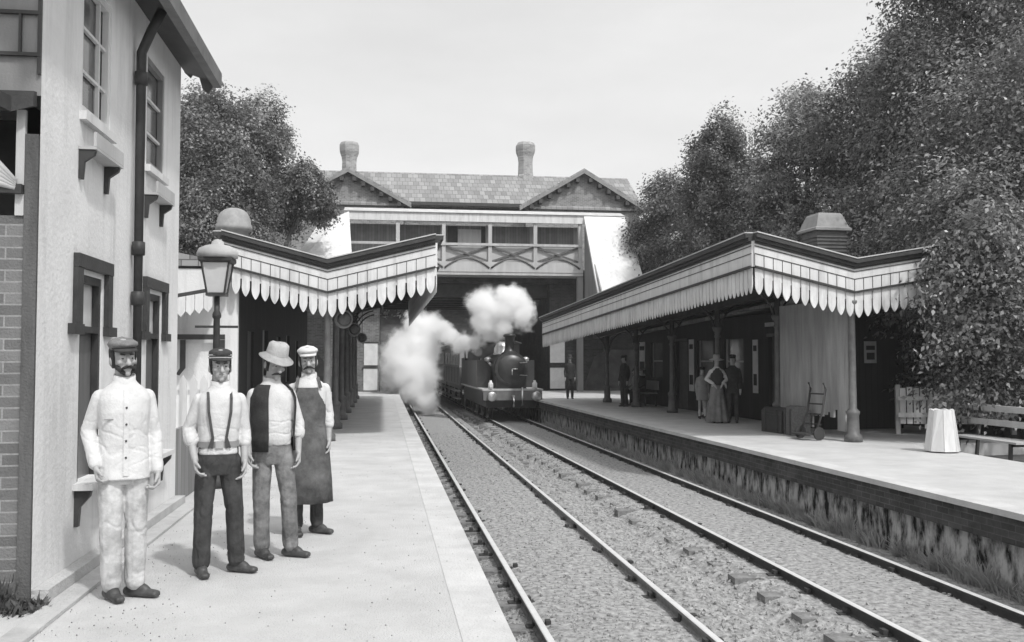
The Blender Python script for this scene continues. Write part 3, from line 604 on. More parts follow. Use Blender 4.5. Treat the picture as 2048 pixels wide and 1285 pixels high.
# ------------------------------------------------------------------ right platform furniture
tb = thing('planter_tub', 'tall whitewashed tapered tub standing on the right platform', 'planter', (9.55, 15.0, PZ), R(-26))
m_ = MB()
for k in range(8):
    a0, a1 = 2 * PI * k / 8 + .03, 2 * PI * (k + 1) / 8 - .03; r0, r1 = .29, .20
    q = [(r0 * math.cos(a0), r0 * math.sin(a0), 0.02), (r0 * math.cos(a1), r0 * math.sin(a1), .02), (r1 * math.cos(a1), r1 * math.sin(a1), .72), ((r1 * math.cos((a0 + a1) / 2)) * 1.0, r1 * math.sin((a0 + a1) / 2), .735), (r1 * math.cos(a0), r1 * math.sin(a0), .72)]
    m_.prism(q, (-.04 * math.cos((a0 + a1) / 2), -.04 * math.sin((a0 + a1) / 2), 0))
kid(m_, 'staves', WHITE, tb)
m_ = MB(); m_.lathe((0, 0, .02), [(.26, 0), (.19, .58), (.01, .60)], 8); kid(m_, 'soil', EARTH, tb)
GB = 0.58
bn = thing('bench', 'slatted pale bench under the tree behind the whitewashed tub', 'bench', (10.7, 15.2, GB), 0)
for x0, x1 in ((-.2, .0), (.02, .2)):
    m_ = MB(); m_.box(x0, x1, -.80, 1.0, .40, .435); kid(m_, 'seat', LGREY, bn)
for z in (.64, .89):
    m_ = MB(); m_.obox((.24 + (z - .6) * .2, 0.0, z + .05), (0, 1.05, 0), (.012, 0, .002), (-.008, 0, .055)); kid(m_, 'back_slat', LGREY, bn)
for y in (-.6, .85):
    m_ = MB(); m_.bar((-.17, y, 0), (-.15, y, .395), .05, .05); m_.bar((.2, y, 0), (.31, y, 1.0), .05, .05); m_.bar((-.15, y, .37), (.2, y, .37), .05, .05); kid(m_, 'leg', DARK, bn)
wf = thing('paling_fence', 'white paling fence between the waiting room and the near tree', 'fence', (10.9, 18.6, PZ), R(-12))
for k in range(16):
    m_ = MB(); m_.box(.14 * k, .14 * k + .115, 0, .02, .22, .98 + .02 * (k % 2)); kid(m_, 'pale', WHITE, wf)
m_ = MB(); m_.box(-.05, 2.4, -.03, -.004, .36, .46); m_.box(-.05, 2.4, -.03, -.004, .72, .80); kid(m_, 'rail', WHITE, wf)
for a in (-.08, 2.3):
    m_ = MB(); m_.box(a, a + .09, .025, .1, 0, 1.05); kid(m_, 'post', LGREY, wf)
# luggage in front of the wind screen
def trunk(label, x, y, w_, d_, h_, m, rz):
    t = local_thing('travelling_box', label, 'trunk', x, y, 0, rz, 'luggage by the wind screen')
    q = MB(); q.box(-d_ / 2, d_ / 2, -w_ / 2, w_ / 2, .0, h_ * .72); kid(q, 'body', m, t)
    q = MB(); q.loft([[(-d_ / 2 * a, yy, h_ * .725 + b_) for a, b_ in ((1, 0), (1, .06), (.6, h_ * .25), (-.6, h_ * .25), (-1, .06), (-1, 0))] for yy in (-w_ / 2 - .006, w_ / 2 + .006)], True, False); kid(q, 'lid', m, t)
    q = MB()
    for yy in (-w_ * .3, w_ * .3): q.box(-d_ / 2 - .012, -d_ / 2 - .002, yy - .03, yy + .03, .01, h_ * .9)
    kid(q, 'strap', DARK if m != DARK else MGREY, t)
trunk('dark domed trunk at the far end of the wind screen', -.30, 2.5, .8, .45, .55, mat('trunk_leather', .05, .5), .1)
trunk('wicker hamper below the middle of the wind screen', -.30, 1.75, .45, .4, .62, mat('wicker', .14, .9, .4, 30, .5, 60), -.1)
lt = local_thing('luggage_barrow', 'two wheeled luggage barrow propped below the near end of the wind screen', 'barrow', -.45, .75, 0, .2)
q = MB()
for y in (-.22, .22): q.tube([(-.15, y, .14), (.02, y, .55), (.10, y, 1.0), (.05, y, 1.12)], .022, 8)
kid(q, 'handle', IRON, lt); q = MB()
for z in (.3, .5, .7, .9): q.bar((-.08 + z * .17, -.22, z), (-.08 + z * .17, .22, z), .03, .03)
q.box(-.40, -.15, -.24, .24, .10, .13); kid(q, 'frame', IRON, lt)
for y in (-.28, .28):
    q = MB(); q.lathe((-.12, y, .13), [(.13, -.02), (.13, .02)], 14, 'y'); kid(q, 'wheel', IRON, lt)
bs = local_thing('platform_bench', 'dark bench against the waiting room at the far end of the right platform', 'bench', .55, 15.0)
q = MB(); q.box(-.2, .2, -1.6, 1.0, .42, .46); kid(q, 'seat', MGREY, bs); q = MB(); q.box(.22, .25, -1.6, 1.0, .55, .85); kid(q, 'backrest', MGREY, bs)
for y in (-1.4, .8):
    q = MB(); q.box(-.18, -.13, y, y + .06, 0, .418); q.box(.19, .24, y, y + .06, 0, .55); q.box(-.126, .186, y, y + .06, .34, .41); kid(q, 'leg', DARK, bs)
# ------------------------------------------------------------------ road bridge with the booking office on it, footbridge
rb = thing('road_bridge', 'dark brick road bridge over the two tracks', 'bridge', (4, 46.5, 0))
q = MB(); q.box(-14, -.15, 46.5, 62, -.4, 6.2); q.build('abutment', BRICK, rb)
q = MB(); q.box(8.35, 18, 46.5, 62, -.4, 6.2); q.build('abutment', DBRICK, rb)
q = MB(); q.box(-14, 18, 46.4, 62.1, 6.203, 6.9); q.build('deck', DBRICK, rb)
q = MB()
for k in range(7): q.box(-.148, 8.348, 47.2 + 2.1 * k, 47.6 + 2.1 * k, 5.55, 6.2)
q.build('girders', DARK, rb)
for x0, x1, z0, z1, lb in ((-.92, -.24, .05, 1.12, 'lower white poster at the far end of the left platform'), (-.90, -.24, 1.28, 2.36, 'upper white poster at the far end of the left platform'), (8.37, 9.12, .10, 1.15, 'lower white poster at the far end of the right platform'), (8.37, 9.12, 1.4, 2.5, 'upper white poster at the far end of the right platform')):
    p = thing('poster', lb, 'poster', ((x0 + x1) / 2, 46.5, PZ + z0), 0, 'posters on the bridge abutments')
    q = MB(); q.box(x0, x1, 46.44, 46.497, PZ + z0, PZ + z1); q.build('board', PAPER, p)
    q = MB(); q.box(x0 - .05, x1 + .05, 46.42, 46.495, PZ + z1 + .003, PZ + z1 + .06); q.build('frame', DARK, p)
bo = thing('booking_office', 'grey booking office with two gables standing on the road bridge', 'building', (4.4, 50, 6.9))
GW = mat('weathered_brick', 0.24, 0.9, 0.2, 1.5, 0.25, pattern='brick')
TRIM = mat('dark_trim', 0.06, 0.7)
q = MB(); q.box(-4.4, 13.6, 50.0, 57, 6.903, 10.6); q.build('wall', GW, bo)
for xc, hw, zp in ((-1.84, 2.9, 12.35), (10.78, 3.15, 12.62)):
    zf = 10.75
    q = MB(); q.prism([(xc - hw, 49.7, 6.91), (xc + hw, 49.7, 6.91), (xc + hw, 49.7, zf), (xc, 49.7, zp - .08), (xc - hw, 49.7, zf)], (0, .297, 0)); gbl = q.build('gable', GW, bo)
    e = .4; sl = (zp - zf) / hw
    q = MB()
    for s_ in (-1, 1):
        q.prism([(xc, 49.3, zp + .12), (xc + s_ * (hw + e), 49.3, zf - e * sl + .12), (xc + s_ * (hw + e), 49.3, zf - e * sl), (xc, 49.3, zp)], (0, 4.7, 0))
    q.build('gable_roof', SLATE, bo)
    q = MB()
    for s_ in (-1, 1):
        q.prism([(xc, 49.26, zp + .02), (xc + s_ * (hw + e), 49.26, zf - e * sl + .02), (xc + s_ * (hw + e), 49.26, zf - e * sl - .16), (xc, 49.26, zp - .16)], (0, .036, 0))
    q.build('bargeboard', MGREY, gbl)
    for s_ in (-1, 1):
        for k in range(6):
            q = MB(); x = xc + s_ * hw * (k + .7) / 6.2; z = zp - sl * abs(x - xc) - .2; q.box(x - .1, x + .1, 49.28, 49.695, z - .22, z); q.build('dentil', TRIM, gbl)
q = MB(); q.prism([(-4.8, 49.55, 10.62), (-4.8, 53.2, 13.02), (-4.8, 57.3, 10.6), (-4.8, 57.3, 10.5), (-4.8, 53.2, 12.9), (-4.8, 49.55, 10.5)], (19.0, 0, 0)); q.build('roof', RSLATE, bo)
q = MB(); q.box(1.2, 7.6, 49.42, 49.54, 10.56, 10.74); q.build('gutter', TRIM, bo); q = MB(); q.box(1.2, 7.6, 49.75, 49.99, 10.16, 10.30); q.box(1.2, 7.6, 49.8, 49.99, 10.31, 10.45); q.build('eaves_moulding', TRIM, bo)
for x, z0, lb in ((-1.92, 12.3, ''), (8.15, 12.6, '')):
    q = MB(); q.lathe((x, 53.2, z0 - .6), [(.60, 0), (.58, .5), (.50, .6), (.44, 1.2), (.42, 1.8), (.46, 2.1), (.56, 2.35), (.58, 2.5), (.58, 2.75), (.50, 2.9), (.42, 2.95)], 8); q.build('chimney', mat('pale_brick', .30, .9, .2, 3, .3, pattern='brick'), bo)

fb = thing('footbridge', 'covered footbridge with cross braced railing and white fascia over the tracks', 'footbridge', (4, 45, 0))
q = MB(); q.box(-1.6, 9.75, 44.95, 46.35, 6.48, 6.62); q.box(-1.6, 9.75, 44.92, 45.06, 6.625, 7.12); q.build('deck', LGREY, fb)
q = MB(); q.box(-1.85, 11.85, 44.88, 45.0, 9.05, 9.46); q.build('fascia', WHITE, fb)
q = MB(); q.prism([(-1.85, 44.8, 9.463), (-1.85, 45.7, 9.75), (-1.85, 46.6, 9.463)], (13.7, 0, 0)); q.build('roof', LEAD, fb)
q = MB(); q.box(-1.6, 9.75, 46.2, 46.3, 6.63, 9.04); q.build('back_wall', mat('faded_boards', .26, .8, .2, 2, .1, pattern='plank', psize=.14), fb)
q = MB(); q.box(3.17, 3.66, 46.14, 46.195, 7.13, 9.0); q.build('doorway', DARK, fb)
q = MB(); q.box(4.84, 5.09, 46.14, 46.195, 7.13, 9.0); q.build('doorway', DARK, fb)
q = MB(); q.box(3.67, 4.83, 46.13, 46.195, 7.13, 8.85); q.build('panel', WHITE, fb)
for x in (.7, 2.9, 5.15, 7.38, 9.62):
    q = MB(); q.box(x - .09, x + .09, 44.96, 45.1, 7.123, 9.048); q.build('post', LGREY, fb)
    q = MB(); q.box(x - .10, x + .10, 46.08, 46.197, 7.0, 9.04); q.build('back_post', LGREY, fb)
q = MB(); q.box(-1.6, 9.7, 44.90, 44.955, 7.90, 8.02); q.build('handrail', LGREY, fb)
for a, b_ in ((.7, 2.9), (2.9, 5.15), (5.15, 7.38), (7.38, 9.62)):
    q = MB(); q.bar((a + .1, 44.99, 7.86), (b_ - .1, 44.99, 7.16), .05, .09); q.bar((a + .1, 45.045, 7.16), (b_ - .1, 45.045, 7.86), .05, .09); rr = q.build('cross_brace', mat('brown_rail', .12, .7), fb)
    q = MB(); q.tube([(a + (b_ - a) * t, 44.90, 6.78 + .5 * (1 - (2 * t - 1) ** 2)) for t in np.linspace(.02, .98, 11)], .045, 6); q.build('curved_brace', mat('brown_rail', .12), rr)
    q = MB(); q.box(a + .1, b_ - .1, 45.10, 45.13, 7.13, 7.89); q.build('railing_panel', mat('rail_panel', .42, .8, .15, 2, .1), fb)
def stair(x0, x1, y1, z1, slab_name):
    q = MB(); q.prism([(x0, 44.85, 9.45), (x1, 44.85, 9.45), (x1, y1, z1), (x0, y1, z1)], (0, .05, -.14)); q.build(slab_name, STUCCO, fb)
def stair4(top, bot):
    q = MB(); q.prism([top[0], top[1], bot[1], bot[0]], (0, .12, -.1)); q.build('stair_roof', STUCCO, fb)
stair4([(9.78, 44.86, 9.46), (11.86, 44.86, 9.46)], [ony(1206, 640, 40.6), ony(1312, 640, 40.6)])
stair4([(-3.05, 44.86, 8.75), (-1.62, 44.86, 9.44)], [ony(560, 560, 41), ony(707, 560, 41)])
q = MB(); q.prism([(9.8, 44.84, 8.9), (9.8, 41.5, 5.6), (9.8, 41.5, 3.6), (9.8, 44.84, 3.6)], (.06, 0, 0)); q.build('stair_side', MGREY, fb)
q = MB(); q.prism([(-1.7, 44.84, 8.9), (-1.7, 41.5, 5.6), (-1.7, 41.5, 3.6), (-1.7, 44.84, 3.6)], (-.06, 0, 0)); q.build('stair_side', MGREY, fb)
for x in (-1.5, 9.62):
    q = MB(); q.box(x - .14, x + .14, 45.0, 45.3, PZ, 6.478); q.build('pier', MGREY, fb)

# ------------------------------------------------------------------ the train
LX = lambda y: 5.345 + RT(y)
lo = thing('tank_locomotive', 'black steam tank engine coming out from under the bridge', 'locomotive', (LX(36.2), 36.2, 0), .0105)
q = MB(); q.box(-1.16, 1.16, 0, .12, .80, 1.17); bbm = kid(q, 'buffer_beam', mat('beam_paint', .16, .5, .2, 6, .05), lo)
for x in (-.87, .87):
    q = MB(); q.lathe((x, -.002, .97), [(.15, 0), (.13, -.1), (.09, -.12), (.08, -.36), (.18, -.365), (.19, -.40), (.14, -.425), (.02, -.43)], 16, 'y'); kid(q, 'buffer', STEEL, lo)
q = MB(); q.box(-.05, .05, -.2, -.002, .93, 1.0); q.tube([(0, -.18, .93), (0, -.24, .80), (0, -.2, .62), (0, -.16, .55)], .03, 8); kid(q, 'coupling', STEEL, lo)
q = MB(); q.tube([(.35, -.05, 1.2), (.35, -.12, 1.3), (.35, -.14, .9), (.35, -.14, .6)], .035, 8); kid(q, 'vacuum_pipe', STEEL, lo)
q = MB(); q.box(-1.2, 1.2, 0, 8.9, 1.18, 1.24); kid(q, 'footplate', mat('footplate_edge', .5, .5, .2, 6, .05), lo)
q = MB(); q.box(-1.05, -.98, .13, 8.6, .55, 1.178); q.box(.98, 1.05, .13, 8.6, .55, 1.178); q.box(-.97, .97, .3, 8.4, .5, .95); kid(q, 'frames', BLACK, lo)
q = MB(); q.lathe((0, 0, 2.02), [(.66, .42), (.66, 1.45), (.61, 1.46), (.61, 5.6)], 28, 'y'); q.box(-.6, .6, .45, 1.4, 1.245, 1.8); kid(q, 'boiler', BLACK, lo)
q = MB(); q.lathe((0, .418, 2.02), [(.64, 0), (.60, -.02), (.57, -.05), (.50, -.10), (.34, -.15), (.02, -.17)], 28, 'y'); sdn = kid(q, 'smokebox_door', mat('door_black', .035, .35, .3, 5, .05, spec=.6), lo)
q = MB(); q.lathe((0, .39, 2.02), [(.655, -.01), (.655, .02), (.60, .02), (.60, -.03)], 28, 'y'); kid(q, 'rim', IRON, sdn)
q = MB(); q.tube([(0, .22, 2.02), (.0, .2, 1.78)], .018, 6); q.tube([(0, .21, 2.02), (.22, .19, 2.02)], .018, 6); q.bar((.2, .29, 2.25), (.62, .37, 2.28), .05, .03); q.bar((.2, .29, 1.79), (.62, .37, 1.76), .05, .03); kid(q, 'handle', STEEL, sdn)
q = MB(); q.lathe((0, .92, 2.62), [(.36, 0), (.26, .07), (.20, .16), (.185, .3), (.20, .66), (.25, .69), (.26, .74), (.20, .80), (.15, .80), (.15, .6)], 20); kid(q, 'chimney', BLACK, lo)
q = MB(); q.lathe((0, 3.1, 2.58), [(.38, 0), (.31, .06), (.30, .35), (.24, .5), (.1, .56), (.01, .57)], 18); kid(q, 'dome', STEEL, lo)
q = MB(); q.lathe((0, 4.8, 2.6), [(.2, 0), (.14, .1), (.12, .3), (.05, .4)], 12); kid(q, 'safety_valve', STEEL, lo)
for s_ in (-1, 1):
    x0, x1 = (.63, 1.19) if s_ > 0 else (-1.19, -.63)
    q = MB(); q.box(x0, x1, 2.0, 5.9, 1.243, 2.36); q.box(x0 + .2 * (s_ < 0) , x1 - .2 * (s_ > 0), 2.2, 2.6, 2.362, 2.44); kid(q, 'side_tank', mat('tank_paint', .045, .3, .3, 4, .03, spec=.6), lo)
    q = MB(); q.lathe((s_ * .78, 1.7, 2.30), [(.02, 0), (.13, .03), (.15, .14), (.05, .2)], 12); q.tube([(s_ * .78, 1.7, 2.30), (s_ * .60, 1.7, 2.1)], .04, 8); kid(q, 'clack_valve', STEEL, lo)
    q = MB(); q.box(s_ * .86 - .19, s_ * .86 + .19, .5, 1.3, .62, 1.0); kid(q, 'cylinder', BLACK, lo)
    q = MB(); q.lathe((s_ * .87, .06, 1.245), [(.09, 0), (.10, .02), (.10, .22), (.05, .27), (.05, .33)], 10); q.lathe((s_ * .87, -.04, 1.37), [(.07, -.012), (.07, .02)], 12, 'y'); kid(q, 'head_lamp', mat('lamp_white', .7, .4, .1), lo)
    for y, r in ((1.35, .46), (3.2, .72), (5.3, .72), (7.4, .5)):
        q = MB(); q.lathe((s_ * .75, y, r), [(r, -.07 * s_), (r + .02, .04 * s_), (r + .03, .07 * s_), (r - .08, .071 * s_), (r - .08, -.06 * s_)], 22, 'x'); wh = kid(q, 'wheel', BLACK, lo)
        q = MB()
        for k in range(8): a = PI * k / 8; q.bar((s_ * .75, y - (r - .06) * math.cos(a), r - (r - .06) * math.sin(a)), (s_ * .75, y + (r - .06) * math.cos(a), r + (r - .06) * math.sin(a)), .04, .035)
        kid(q, 'spokes', BLACK, wh)
q = MB(); q.box(-1.18, 1.18, 5.902, 5.95, 1.243, 3.1); q.box(-1.18, -1.13, 5.952, 7.5, 1.243, 2.35); q.box(1.13, 1.18, 5.952, 7.5, 1.243, 2.35); q.box(-1.18, -1.13, 7.2, 7.5, 2.352, 3.1); q.box(1.13, 1.18, 7.2, 7.5, 2.352, 3.1); q.box(-1.18, 1.18, 7.502, 8.8, 1.243, 2.45); cb = kid(q, 'cab', BLACK, lo)
for x in (-.72, .72):
    q = MB(); q.lathe((x, 5.9, 2.72), [(.2, -.03), (.2, -.002), (.01, -.002)], 16, 'y'); kid(q, 'window', GLASS, cb)
q = MB(); q.loft([[(x, y, 3.1 + .22 * (1 - (x / 1.26) ** 2) + d_) for x, d_ in [(-1.26 + .252 * k, .04) for k in range(11)] + [(1.26 - .252 * k, 0) for k in range(11)]] for y in (5.75, 7.75)], True, True); kid(q, 'roof', mat('cab_roof', .07, .7), cb)

def carriage():
    t = empty('railway_carriage', (0, 0, 0)); ln = 9.2
    q = MB(); q.box(-1.22, 1.22, 0, ln, 1.12, 2.02); kid(q, 'lower_body', COACH, t)
    q = MB(); q.box(-1.22, 1.22, 0, ln, 2.023, 2.98); ub = kid(q, 'upper_body', COACHP, t)
    q = MB(); q.box(-1.245, 1.245, -.02, ln + .02, 2.0, 2.06); q.box(-1.24, 1.24, -.02, ln + .02, 2.9, 2.98); kid(q, 'waist_moulding', mat('coach_line', .4, .5), t)
    q = MB(); q.loft([[(x, y, 2.99 + .38 * (1 - (x / 1.3) ** 2) + d_) for x, d_ in [(-1.3 + .26 * k, .05) for k in range(11)] + [(1.3 - .26 * k, 0) for k in range(11)]] for y in (-.08, ln + .08)], True, True); kid(q, 'roof', mat('coach_roof', .32, .7), t)
    for k in range(5):
        for s_ in (-1, 1):
            y = .35 + 1.77 * k
            for dy, wd in ((0, .36), (.48, .42), (1.02, .36)):
                q = MB(); a, b_ = sorted((s_ * 1.222, s_ * 1.236)); q.box(a, b_, y + dy, y + dy + wd, 2.12, 2.80); kid(q, 'window', GLASS, t)
            q = MB(); a, b_ = sorted((s_ * 1.222, s_ * 1.232)); q.box(a, b_, y + .42, y + .44, 1.2, 1.99); q.box(a, b_, y + .94, y + .96, 1.2, 1.99); kid(q, 'door', BLACK, t)
    for s_ in (-1, 1):
        a, b_ = sorted((s_ * 1.15, s_ * 1.42)); q = MB(); q.box(a, b_, .1, ln - .1, .82, .86); q.box(*sorted((s_ * 1.12, s_ * 1.36)), .1, ln - .1, .45, .48); kid(q, 'step_board', mat('step_edge', .3, .8), t)
        for y in (1.6, 4.6, 7.6):
            q = MB(); q.lathe((s_ * .75, y, .5), [(.5, -.06 * s_), (.52, .06 * s_), (.40, .061 * s_), (.1, .03 * s_), (.01, .03 * s_)], 18, 'x'); kid(q, 'wheel', BLACK, t)
    q = MB(); q.box(-1.1, 1.1, .05, ln - .05, .9, 1.118); kid(q, 'underframe', BLACK, t)
    return t
c0 = carriage()
for k, lb in enumerate(('carriage coupled directly behind the steam engine', 'second carriage behind the steam engine, under the bridge', 'third carriage behind the steam engine, beyond the bridge')):
    c = c0 if k == 0 else copy_tree(c0); y = 45.6 + 9.7 * k; c.location = (LX(y), y, 0); c.rotation_euler = (0, 0, .0105); tag(c, lb, 'railway carriage', 'carriages of the train')
# ------------------------------------------------------------------ people
SKIN = mat('skin', .37, .55, .12, 14, .04, 80); SKINP = mat('pale_skin', .40, .55, .1, 14, .04, 80)
EYE = mat('eye_dark', .03, .3, .1); HAIR = mat('dark_hair', .03, .6, .3, 40, .3, 120); FAIR = mat('grey_hair', .16, .6, .3, 40, .3, 120)
SHIRT = mat('white_shirt', .58, .9, .14, 9, .16, 60); SMOCK = mat('white_smock', .60, .9, .13, 8, .16, 60); DUCK = mat('stained_white_trousers', .46, .9, .45, 7, .3, 22)
DTROU = mat('dark_trousers', .05, .9, .45, 9, .4, 22); MTROU = mat('worn_grey_trousers', .17, .9, .6, 7, .4, 22); WAIST = mat('dark_waistcoat', .035, .85, .4, 12, .2, 60)
APRON = mat('stained_dark_apron', .10, .85, .6, 6, .4, 18); LEATH = mat('boot_leather', .06, .45, .5, 12, .1, 40); CAPD = mat('dark_cap', .05, .9, .35, 20, .2, 90); CAPG = mat('grey_cap', .18, .9, .3, 20, .2, 90); CAPW = mat('white_cap', .62, .9, .1, 10, .2, 60); STRAW = mat('pale_hat', .42, .9, .15, 20, .3, 120)
BRACE = mat('braces', .30, .8); BELT = mat('belt', .06, .5); DRESSD = mat('dark_dress', .045, .85, .3, 6, .2); DRESSG = mat('grey_skirt', .20, .85, .3, 6, .2); COATG = mat('grey_coat', .30, .9, .2, 6, .2); STOCK = mat('pale_stocking', .6, .9, .1)

def fold_fn(amp, kx, kz, seed, foci=()):
    cr = lambda a: max(0.0, 1 - abs(a) * 8.0) ** 1.2
    def f(p, n):
        w_ = .12 + sum(math.exp(-((p.z - z) / .09) ** 2) for z in foci)
        u = noise.noise(Vector((p.x * 4 + seed, p.y * 4, p.z * 5)))
        a = noise.noise(Vector((p.x * kx + seed + p.z * kz * .35, p.y * kx, p.z * kz)))
        c = noise.noise(Vector((p.x * kx * 1.3 - p.z * kz * .5, p.y * kx * 1.3 + seed * 2, p.z * kz * 1.2)))
        return .004 * u + amp * min(1.1, w_) * (.35 - cr(a) - .8 * cr(c))
    return f
def remesh(mb, name, mats, vox, smooth=3, fold=None, sc=1.0):
    me = mb.mesh(name, mats); ob = bpy.data.objects.new(name, me); COL.objects.link(ob)
    m = ob.modifiers.new('r', 'REMESH'); m.mode = 'VOXEL'; m.voxel_size = vox
    if smooth: s = ob.modifiers.new('s', 'SMOOTH'); s.factor = .5; s.iterations = smooth
    dg = bpy.context.evaluated_depsgraph_get(); m2 = bpy.data.meshes.new_from_object(ob.evaluated_get(dg)); m2.name = name
    bpy.data.objects.remove(ob); bpy.data.meshes.remove(me)
    m2.materials.clear()
    for q in (mats if isinstance(mats, list) else [mats]): m2.materials.append(q)
    if fold:
        nr = [v.normal.copy() for v in m2.vertices]
        for v, n in zip(m2.vertices, nr): v.co += n * fold(v.co, n)
    if sc != 1.0: m2.transform(Matrix.Scale(sc, 4))
    m2.polygons.foreach_set('use_smooth', [True] * len(m2.polygons)); m2.polygons.foreach_set('material_index', [0] * len(m2.polygons)); m2.update()
    return m2
def ering(cx, cy, z, rx, ry, n=24, pw=1.0):
    return [Vector((cx + rx * math.copysign(abs(math.cos(a)) ** pw, math.cos(a)), cy + ry * math.copysign(abs(math.sin(a)) ** pw, math.sin(a)), z)) for a in (2 * PI * k / n for k in range(n))]
def hand(mb, w_, d, nrm, t, curl):
    d = Vector(d).normalized(); nrm = Vector(nrm); nrm = (nrm - d * nrm.dot(d)).normalized(); t = Vector(t); t = (t - d * t.dot(d) - nrm * t.dot(nrm)).normalized(); w_ = Vector(w_)
    offs = (.030, .010, -.010, -.028); ln = (.040, .046, .043, .034)
    for o, l, c in zip(offs, ln, (0, .08, .16, .26)):
        kn = w_ + d * (.088 - abs(o) * .25) + t * o; mb.caps(w_ + t * o * .7 + d * .005, .019, kn, .0135, 10)
        a1, a2 = curl + c, curl * 2.1 + c * 1.6
        q1 = kn + (d * math.cos(a1) + nrm * math.sin(a1)) * l; q2 = q1 + (d * math.cos(a2) + nrm * math.sin(a2)) * l * .85
        mb.caps(kn, .0105, q1, .0095, 10); mb.caps(q1, .0095, q2, .0078, 10)
    b0 = w_ + d * .02 + t * .022; b1 = b0 + (d * .6 + t * .62 + nrm * .35).normalized() * .045; b2 = b1 + (d * .85 + t * .15 + nrm * .45).normalized() * .032
    mb.caps(b0, .017, b1, .0125, 10); mb.caps(b1, .0125, b2, .009, 10)
def person(label, loc, rz, H, shirt, trou, P, group=None, vox=.0055):
    s = H / 1.74; far = vox > .008
    J = dict(sL=(-.146, .012, 1.345), eL=(-.200, .03, 1.11), wL=(-.195, -.05, .865), sR=(.146, .012, 1.345), eR=(.200, .03, 1.11), wR=(.195, -.05, .865),
             hL=(-.082, 0, .90), kL=(-.090, -.02, .50), aL=(-.095, .02, .09), hR=(.082, 0, .90), kR=(.090, -.02, .50), aR=(.095, .02, .09), tL=(-.03, -1, 0), tR=(.08, -1, 0), dz=0, lean=0)
    J.update(P.get('J', {})); J = {k: (Vector(v) if isinstance(v, tuple) else v) for k, v in J.items()}
    dz = J['dz']; hm = Euler((P.get('nod', 0), 0, P.get('turn', 0))).to_matrix(); nk = Vector((J['lean'], -.005, 1.47 + dz))
    hm = Euler((P.get('nod', 0), P.get('tilt', 0), P.get('turn', 0))).to_matrix()
    def hp(x, y, z): return nk + hm @ (Vector((x, y, z + dz)) - Vector((0, -.005, 1.47 + dz)))
    female = P.get('female'); skin_m = SKINP if P.get('pale') else SKIN
    b = MB()
    b.loft([ering(J['lean'] * (z - .8) / .65, 0, z + dz, rx, ry) for z, rx, ry in ((.80, .11, .085), (.95, .115, .08), (1.1, .12, .085), (1.28, .135, .095), (1.36, .125, .082), (1.42, .08, .066), (1.47, .055, .058))])
    b.caps(nk + Vector((0, .01, -.05)), .062, hp(0, .005, 1.55), .055)
    E3 = hm
    b.ball(hp(0, .012, 1.645), (.077, .097, .098), E3); b.ball(hp(0, -.022, 1.595), (.066, .075, .10), E3); b.ball(hp(0, -.048, 1.535), (.046, .05, .036), E3)
    if not far:
        b.caps(hp(0, -.098, 1.615), .010, hp(0, -.128, 1.572), .0155); b.ball(hp(.012, -.113, 1.568), .010); b.ball(hp(-.012, -.113, 1.568), .010)
        b.caps(hp(-.038, -.080, 1.627), .013, hp(.038, -.080, 1.627), .013); b.ball(hp(.040, -.070, 1.583), (.022, .022, .02)); b.ball(hp(-.040, -.070, 1.583), (.022, .022, .02))
        b.caps(hp(-.018, -.098, 1.538), .008, hp(.018, -.098, 1.538), .008); b.caps(hp(-.015, -.097, 1.527), .008, hp(.015, -.097, 1.527), .008); b.ball(hp(0, -.085, 1.508), .021)
        for sx in (-1, 1): b.ball(hp(sx * .079, .012, 1.59), (.011, .022, .034), E3); b.ball(hp(sx * .031, -.0855, 1.607), .0125)
    else: b.caps(hp(0, -.095, 1.61), .012, hp(0, -.122, 1.575), .016)
    up_r = .042
    for c in 'LR':
        sx = -1 if c == 'L' else 1
        b.caps(J['s' + c] + Vector((J['lean'], 0, dz)), .043, J['e' + c] + Vector((0, 0, dz)), .038); b.caps(J['e' + c] + Vector((0, 0, dz)), .039, J['w' + c] + Vector((0, 0, dz)), .026)
        wv = J['w' + c] + Vector((0, 0, dz)); d = (wv - J['e' + c] - Vector((0, 0, dz))).normalized(); d = (d + Vector(P.get('hd' + c, (0, 0, -.5)))).normalized()
        hand(b, wv, d, P.get('hn' + c, (-sx, -.15, 0)), P.get('ht' + c, (0, -1, 0)), P.get('curl', .55)) if not far else (b.caps(wv, .03, wv + d * .08, .03), b.caps(wv + d * .08, .026, wv + d * .15, .015))
        b.caps(J['h' + c], .065, J['k' + c], .048); b.caps(J['k' + c], .05, J['a' + c], .038)
        b.caps(J['a' + c] + Vector((0, .01, -.03)), .030, J['a' + c] + J['t' + c].normalized() * .12 + Vector((0, 0, -.062)), .014)
    me = remesh(b, 'person', [skin_m, EYE], vox, 2, None, s)
    if not far:
        for sx in (-1, 1):
            e = hp(sx * .031, -.099, 1.607) * s
            for f in me.polygons:
                if abs(f.center.z - e.z) < .02 and (Vector((f.center.x, f.center.y, f.center.z * 1.6 )) - Vector((e.x, e.y, e.z * 1.6))).length < .0085 * s: f.material_index = 1
    o = bpy.data.objects.new('person', me); COL.objects.link(o); o.location = loc; o.rotation_euler = (0, 0, rz); tag(o, label, 'person', group)
    def wear(mb, nm, m, vx, fold=None, sm=4): 
        w2 = bpy.data.objects.new(nm, remesh(mb, nm, m, vx, sm, fold, s)); COL.objects.link(w2); w2.parent = o; return w2
    def hard(mb, nm, m): 
        mm = mb.mesh(nm, m); mm.transform(Matrix.Scale(s, 4)); w2 = bpy.data.objects.new(nm, mm); COL.objects.link(w2); w2.parent = o; return w2
    vx = vox * 1.25; seed = rz * 10 + H * 7
    # upper garment
    q = MB(); ln_ = J['lean']; bot = P.get('hem', .90); fl = P.get('flare', 0)
